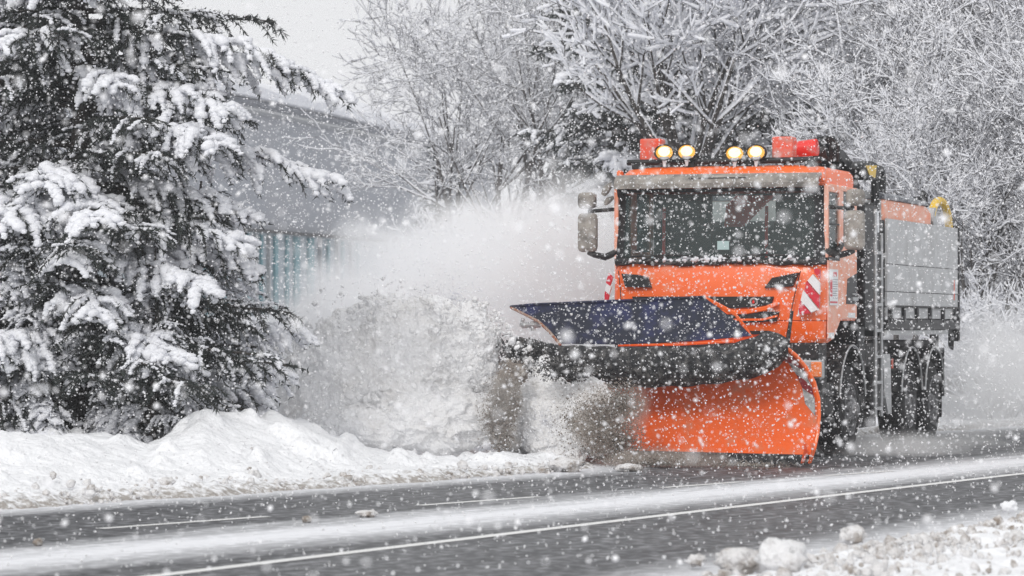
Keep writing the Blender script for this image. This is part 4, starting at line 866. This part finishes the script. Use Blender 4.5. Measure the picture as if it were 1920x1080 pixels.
c3 = conifer(103, 3.4, 1.25, 62, zlo=.0, load=.6, tstep=.024, tuft=.055, dust=.75, extra=((1.62, -.05, 1.35, True, .12), (1.2, -.4, 1.2, True, .0)))
s3 = conifer_thing('young_spruce', c3, ((375-CX)/F*35.8, 35.8, .1), 0, 'young snow-covered spruce behind the snow bank to the right of the big spruce', sc=.86)
copy_thing(s3, ((290-CX)/F*34.4, 34.4, .15), 2.0, .62, 'small snow-laden spruce in front of the big spruce trunk, above the dip of the bank')
copy_thing(s3, ((60-CX)/F*34.6, 34.6, .15), 4.0, .70, 'small snow-laden spruce at the lower left behind the snow bank')
copy_thing(sp2, ((-330-CX)/F*36, 36, .1), 1.0, 1., 'snowy spruce standing beyond the left frame edge')
# darker conifers inside the wood behind the truck
c4 = conifer(104, 13, 2.3, 170, zlo=.05, load=.2, tstep=.06, tuft=.17, snowr=.07, twstep=.17)
f1 = conifer_thing('forest_conifer', c4, gpt(1160, 67), 0, 'tall dark conifer left of the roof lamps behind the fanning snowy tree')
for px, D, sc, lab in ((1390, 68, 1.15, 'tall dark conifer at the top edge above the right roof lamps'), (1270, 76, 1.2, 'paler conifer set back between the two darkest forest conifers'), (1500, 76, 1.1, 'conifer half hidden in the wood above the black hydraulic hoses'),
                       (820, 90, .42, 'small far conifer with snow clumps at the left edge of the thicket'), (1800, 118, 1.3, 'faint conifer deep in the wood above the tipper body'), (2000, 120, 1.4, 'faint conifer deep in the wood at the right frame edge')):
    copy_thing(f1, gpt(px, D), rr_.uniform(0, 6), sc, lab)

# ------------------------------------------------------------------ snow thrown by the plow
def wp(px, py, D): return np.array(W(px, py, D))
def clumps(name, blobs, n, rmin, rmax, m_, label, cat_, base=ICO1, shell=.0, jit=.3, flat=1.0):
    P = []; S = []; wts = np.array([b_[3] for b_ in blobs], float); wts /= wts.sum()
    for (c, rad, dist, w), k in zip(blobs, (wts*n).astype(int)):
        q = rng.normal(size=(k, 3)); q /= np.linalg.norm(q, axis=1)[:, None]; d = (shell+(1-shell)*rng.random(k)**dist); q = q*d[:, None]
        p = np.array(c)+q*np.array(rad); P.append(p); r = rmin*(rmax/rmin)**(rng.random(k)**2.2); S.append(r*(1.15-.5*d))
    P = np.concatenate(P); S = np.concatenate(S); k = P[:, 2] > .0; P, S = P[k], S[k]
    o = link(name, npmesh(name, *scatter(base, P, S, jit)), m_); tag(o, label, cat_, kind='stuff'); return o
sc1 = 36.6/F      # metres per pixel there
def blob(px, py, rx, ry, D=37.0, rd=.5, dist=.6, w=1): s = D/F; return (wp(px, py, D), (rx*s, rd, ry*s), dist, w)
# the curling wall of broken snow: one rough solid body of lumps plus thousands of loose chunks
def body(blobs, name, m_, label, cat_, amp=.16, fr=2.6, sub=6):
    V = []; T = []; b0 = 0; v0, f0 = ico(sub)
    for i, (c, rad, dist, w) in enumerate(blobs):
        v = v0*np.array(rad); c = np.array(c); q = v+c
        d = 1+amp*fbm(q[:, 0]*fr, q[:, 1]*fr, q[:, 2]*fr, 3)-.20*np.abs(fbm(q[:, 0]*5, q[:, 1]*5, q[:, 2]*7, 3))+.06*np.abs(vn(q[:, 0]*13, q[:, 1]*13, q[:, 2]*15))+.025*np.abs(vn(q[:, 0]*30, q[:, 1]*30, q[:, 2]*30))
        q = c+v*d[:, None]; q[:, 2] = np.maximum(q[:, 2], -.05); V.append(q); T.append(f0+b0); b0 += len(q)
    o = link(name, npmesh(name, np.concatenate(V), np.concatenate(T)), m_); tag(o, label, cat_, kind='stuff'); return o
WALL = [blob(745, 690, 120, 128, 37.6, .42), blob(860, 680, 85, 108, 37.8, .40), blob(640, 715, 95, 115, 37.5, .36), blob(800, 780, 130, 68, 37.4, .38), blob(575, 745, 62, 85, 37.4, .3), blob(690, 620, 70, 55, 37.7, .3), blob(800, 600, 70, 48, 37.8, .3), blob(680, 800, 100, 50, 37.3, .3)]
CHUNK = mat('thrown_snow', (.93, .93, .94), .8, col2=(.80, .78, .76), nscale=2.6, namt=.25, sharp=.2, bump=.9, bscale=22, spec=.15)
body(WALL, 'thrown_snow_wall', CHUNK, 'curling wall of broken white snow thrown aside by the plow', 'thrown snow')
B = [blob(760, 680, 150, 150, 37.5, .62, .5, 5), blob(870, 680, 105, 125, 37.6, .6, .5, 3.5), blob(640, 720, 125, 135, 37.5, .55, .5, 3), blob(560, 740, 90, 115, 37.4, .5, .7, 1.4), blob(720, 610, 180, 90, 37.6, .7, .8, 1.2), blob(940, 680, 60, 80, 37.5, .3, .8, 1)]
clumps('thrown_snow_chunks', B, 2600, .010, .055, CHUNK, 'loose white chunks of snow flying off the plow', 'thrown snow', shell=.72, base=ICO2, jit=.3)
B2 = [blob(760, 640, 260, 190, 37.6, .9, .9, 3), blob(560, 740, 120, 130, 37.4, .8, .9, 1), blob(850, 560, 240, 150, 38.3, .9, .9, 2), blob(1020, 790, 110, 90, 37.3, .35, .8, 1)]
clumps('snow_powder_grains', B2, 7000, .004, .011, SNOWBR, 'fine grains of snow sprayed around the plow', 'thrown snow', base=OCT, jit=.1)
# dirty slush: brown column at the left end of the blade, grey-brown fan over its middle, grit on the rubber
SL = mat('brown_slush', (.24, .20, .17), .8, col2=(.56, .53, .50), nscale=9, namt=.36, bump=.6, bscale=40)
B3 = [blob(950, 745, 30, 50, 37.0, .13, .55, 5), blob(940, 800, 28, 55, 36.9, .13, .6, 4), blob(960, 700, 34, 30, 37.2, .14, .6, 2), blob(925, 780, 40, 75, 37.0, .2, .9, 1.4), blob(1125, 790, 60, 75, 36.9, .2, .8, 5), blob(1080, 790, 60, 80, 37.2, .2, .9, 1.2), blob(1165, 755, 45, 50, 36.75, .16, .8, 2.5), blob(1160, 830, 60, 50, 36.7, .2, .8, 3), blob(1230, 866, 110, 16, 36.3, .2, .8, 1.8), blob(1400, 872, 110, 9, 35.9, .2, .8, .8)]
clumps('slush_spray', B3, 26000, .004, .014, SL, 'brown and grey slush sprayed along the lower plow blade', 'slush spray')
body([blob(948, 765, 20, 60, 37.1, .10), blob(958, 705, 26, 26, 37.2, .10)], 'slush_column', SL, 'dark brown column of slush falling from the left end of the plow', 'slush spray', amp=.45, fr=7, sub=4)
GR = mat('dark_grit', (.05, .05, .052), .8, col2=(.4, .39, .38), nscale=12, namt=.35, bump=.6, bscale=40)
B4 = [blob(985, 658, 48, 26, 37.75, .2, .6, 3), blob(1060, 690, 75, 30, 37.1, .16, .6, 2.5), blob(925, 655, 55, 40, 37.8, .2, 1.0, .5), blob(900, 650, 80, 50, 37.8, .2, 1.0, .3)]
clumps('grit_spray', B4, 5200, .005, .022, GR, 'dark grit and ice thrown up along the rubber deflector', 'slush spray')
# white snow being pushed in front of the blade's left half
body([blob(1040, 800, 80, 78, 37.5, .20), blob(1005, 765, 58, 85, 37.7, .18), blob(965, 800, 50, 80, 37.9, .16), blob(1105, 790, 50, 90, 37.3, .12)], 'pushed_snow', CHUNK, 'roll of white snow pushed along by the left half of the plow blade', 'thrown snow', amp=.22, fr=3.5)

# soft powder cloud and road mist: volumes with real depth, densest near the thrown snow
def cloud(name, boxmin, boxmax, ells, dens, label, nsc=1.6, contrast=1.0, aniso=.0, step=None, col=(.990, .993, 1.0)):
    mb = MB(); mb.box(boxmin, boxmax)
    m = bpy.data.materials.new(name); m.use_nodes = True; nt = m.node_tree; nt.nodes.clear()
    def N(t, **k):
        n = nt.nodes.new(t)
        for a, v in k.items(): setattr(n, a, v)
        return n
    o = N('ShaderNodeOutputMaterial'); pv = N('ShaderNodeVolumePrincipled'); pv.inputs['Color'].default_value = (*col, 1); pv.inputs['Anisotropy'].default_value = aniso
    tc = N('ShaderNodeTexCoord'); ns = N('ShaderNodeTexNoise'); ns.inputs['Scale'].default_value = nsc; ns.inputs['Detail'].default_value = 4; ns.inputs['Roughness'].default_value = .6
    nt.links.new(tc.outputs['Object'], ns.inputs[0]); tot = None
    for c, r, w in ells:
        s1 = N('ShaderNodeVectorMath', operation='SUBTRACT'); s1.inputs[1].default_value = tuple(c); nt.links.new(tc.outputs['Object'], s1.inputs[0])
        s2 = N('ShaderNodeVectorMath', operation='DIVIDE'); s2.inputs[1].default_value = tuple(r); nt.links.new(s1.outputs[0], s2.inputs[0])
        ln = N('ShaderNodeVectorMath', operation='LENGTH'); nt.links.new(s2.outputs[0], ln.inputs[0])
        # edge is pushed in and out by the noise
        ad = N('ShaderNodeMath', operation='MULTIPLY_ADD'); ad.inputs[1].default_value = -1.5*contrast; nt.links.new(ns.outputs[0], ad.inputs[0])
        sb = N('ShaderNodeMath', operation='ADD'); sb.inputs[1].default_value = .75*contrast; nt.links.new(ln.outputs['Value'], sb.inputs[0]); nt.links.new(sb.outputs[0], ad.inputs[2])
        mr = N('ShaderNodeMapRange'); mr.interpolation_type = 'SMOOTHSTEP'; mr.inputs[1].default_value = 1.0; mr.inputs[2].default_value = .35; mr.inputs[3].default_value = 0; mr.inputs[4].default_value = w; nt.links.new(ad.outputs[0], mr.inputs[0])
        if tot is None: tot = mr.outputs[0]
        else:
            mx = N('ShaderNodeMath', operation='MAXIMUM'); nt.links.new(tot, mx.inputs[0]); nt.links.new(mr.outputs[0], mx.inputs[1]); tot = mx.outputs[0]
    ml = N('ShaderNodeMath', operation='MULTIPLY'); ml.inputs[1].default_value = dens; nt.links.new(tot, ml.inputs[0]); nt.links.new(ml.outputs[0], pv.inputs['Density']); nt.links.new(pv.outputs[0], o.inputs['Volume'])
    ob = mb.build(name, m, sm=False); tag(ob, label, 'snow cloud', kind='stuff'); return ob
def E_(px, py, D, rx, rz, ry): s = D/F; return (wp(px, py, D), (rx*s, ry, rz*s), 1.0)
ells = [E_(880, 550, 41.2, 370, 195, 1.6), E_(1060, 505, 42.6, 230, 185, 1.5), E_(740, 635, 39.2, 250, 155, 1.3), E_(600, 700, 38.2, 190, 170, 1.2), E_(860, 700, 40.0, 260, 190, 1.0)]
cloud('snow_powder_cloud', (-3.3, 36.6, .02), (1.35, 44.4, 4.7), ells, 2.6, 'white cloud of powder snow billowing up beside the plow truck')
ells = [E_(1840, 720, 46.5, 170, 150, 2.6), E_(1700, 840, 43.0, 260, 36, 2.0), E_(1990, 700, 50, 240, 170, 3)]
ells.append(E_(1650, 850, 40.2, 190, 46, 1.5)[:2]+(2.6,))
cloud('road_mist', (2.2, 38.3, .01), (11, 54, 2.9), ells, .42, 'pale snow mist trailing along the road behind the truck', nsc=.8)

ells = [E_(1130, 800, 36.95, 75, 85, .32), E_(948, 770, 37.0, 42, 95, .26), E_(1185, 770, 36.8, 50, 60, .25), E_(1250, 862, 36.4, 160, 26, .3)]
cloud('slush_mist', (-.5, 36.0, .01), (2.6, 37.5, 1.2), ells, 3.2, 'grey-brown mist of slush around the lower left of the plow blade', nsc=3.0, col=(.74, .68, .62))
ells = [E_(740, 700, 36.85, 260, 165, .5), E_(560, 760, 36.9, 160, 120, .45), E_(900, 760, 36.8, 120, 110, .35), E_(740, 835, 36.8, 230, 40, .5)]
cloud('front_powder', (-3.4, 36.1, .02), (.6, 37.5, 2.1), ells, .42, 'thin powder snow drifting in front of the thrown wall of snow', nsc=2.2)

# ------------------------------------------------------------------ falling snow through the whole scene
def flakes(n, d0, d1, size, seed):
    r = np.random.default_rng(seed); D = (d0**3+(d1**3-d0**3)*r.random(n))**(1/3.)
    X = D*r.uniform(-.21, .21, n); Z = 1.5+D*r.uniform(-.125, .155, n); k = Z > .02
    if d1 > 30: k &= (Z > .02)
    D, X, Z = D[k], X[k], Z[k]; s = size*np.minimum(r.lognormal(0, .38, len(D)), 1.8); return np.stack([X, D, Z], 1), s
P = []; S = []
for n, a, b_, sz in ((1900, 6, 17, .0065), (105000, 17, 37.5, .0043), (32000, 37.5, 48, .0066), (26000, 48, 70, .0095)):
    p, s = flakes(n, a, b_, sz, int(a*10)+1); P.append(p); S.append(s)
P = np.concatenate(P); S = np.concatenate(S)
near = P[:, 1] < 16
FL = mat('snowflakes', (.92, .92, .94), .7, spec=.2)
v1, t1 = scatter(ICO1, P[near], S[near], .25)
st_ = np.stack([S, S, S*1.6], 1)[~near]
v2, t2 = scatter(OCT, P[~near], st_*(1+.3*rng.uniform(-1, 1, st_.shape)), .2)
v, t = cat([(v1, t1), (v2, t2)])
o = link('falling_snow', npmesh('falling_snow', v, t), FL); tag(o, 'snowflakes falling through the whole scene', 'falling snow', kind='stuff')

# ------------------------------------------------------------------ haze: snow-filled air
mb = MB(); mb.box((-420, -130, -1.3), (420, 480, 24))
hm = bpy.data.materials.new('haze_air'); hm.use_nodes = True; nt = hm.node_tree; nt.nodes.clear(); o_ = nt.nodes.new('ShaderNodeOutputMaterial'); pv = nt.nodes.new('ShaderNodeVolumePrincipled')
pv.inputs['Color'].default_value = (.97, .975, 1, 1); pv.inputs['Density'].default_value = .0008; nt.links.new(pv.outputs[0], o_.inputs['Volume'])
hz_ = mb.build('haze', hm, sm=False); tag(hz_, 'pale snowy haze filling the air', 'haze', kind='stuff')
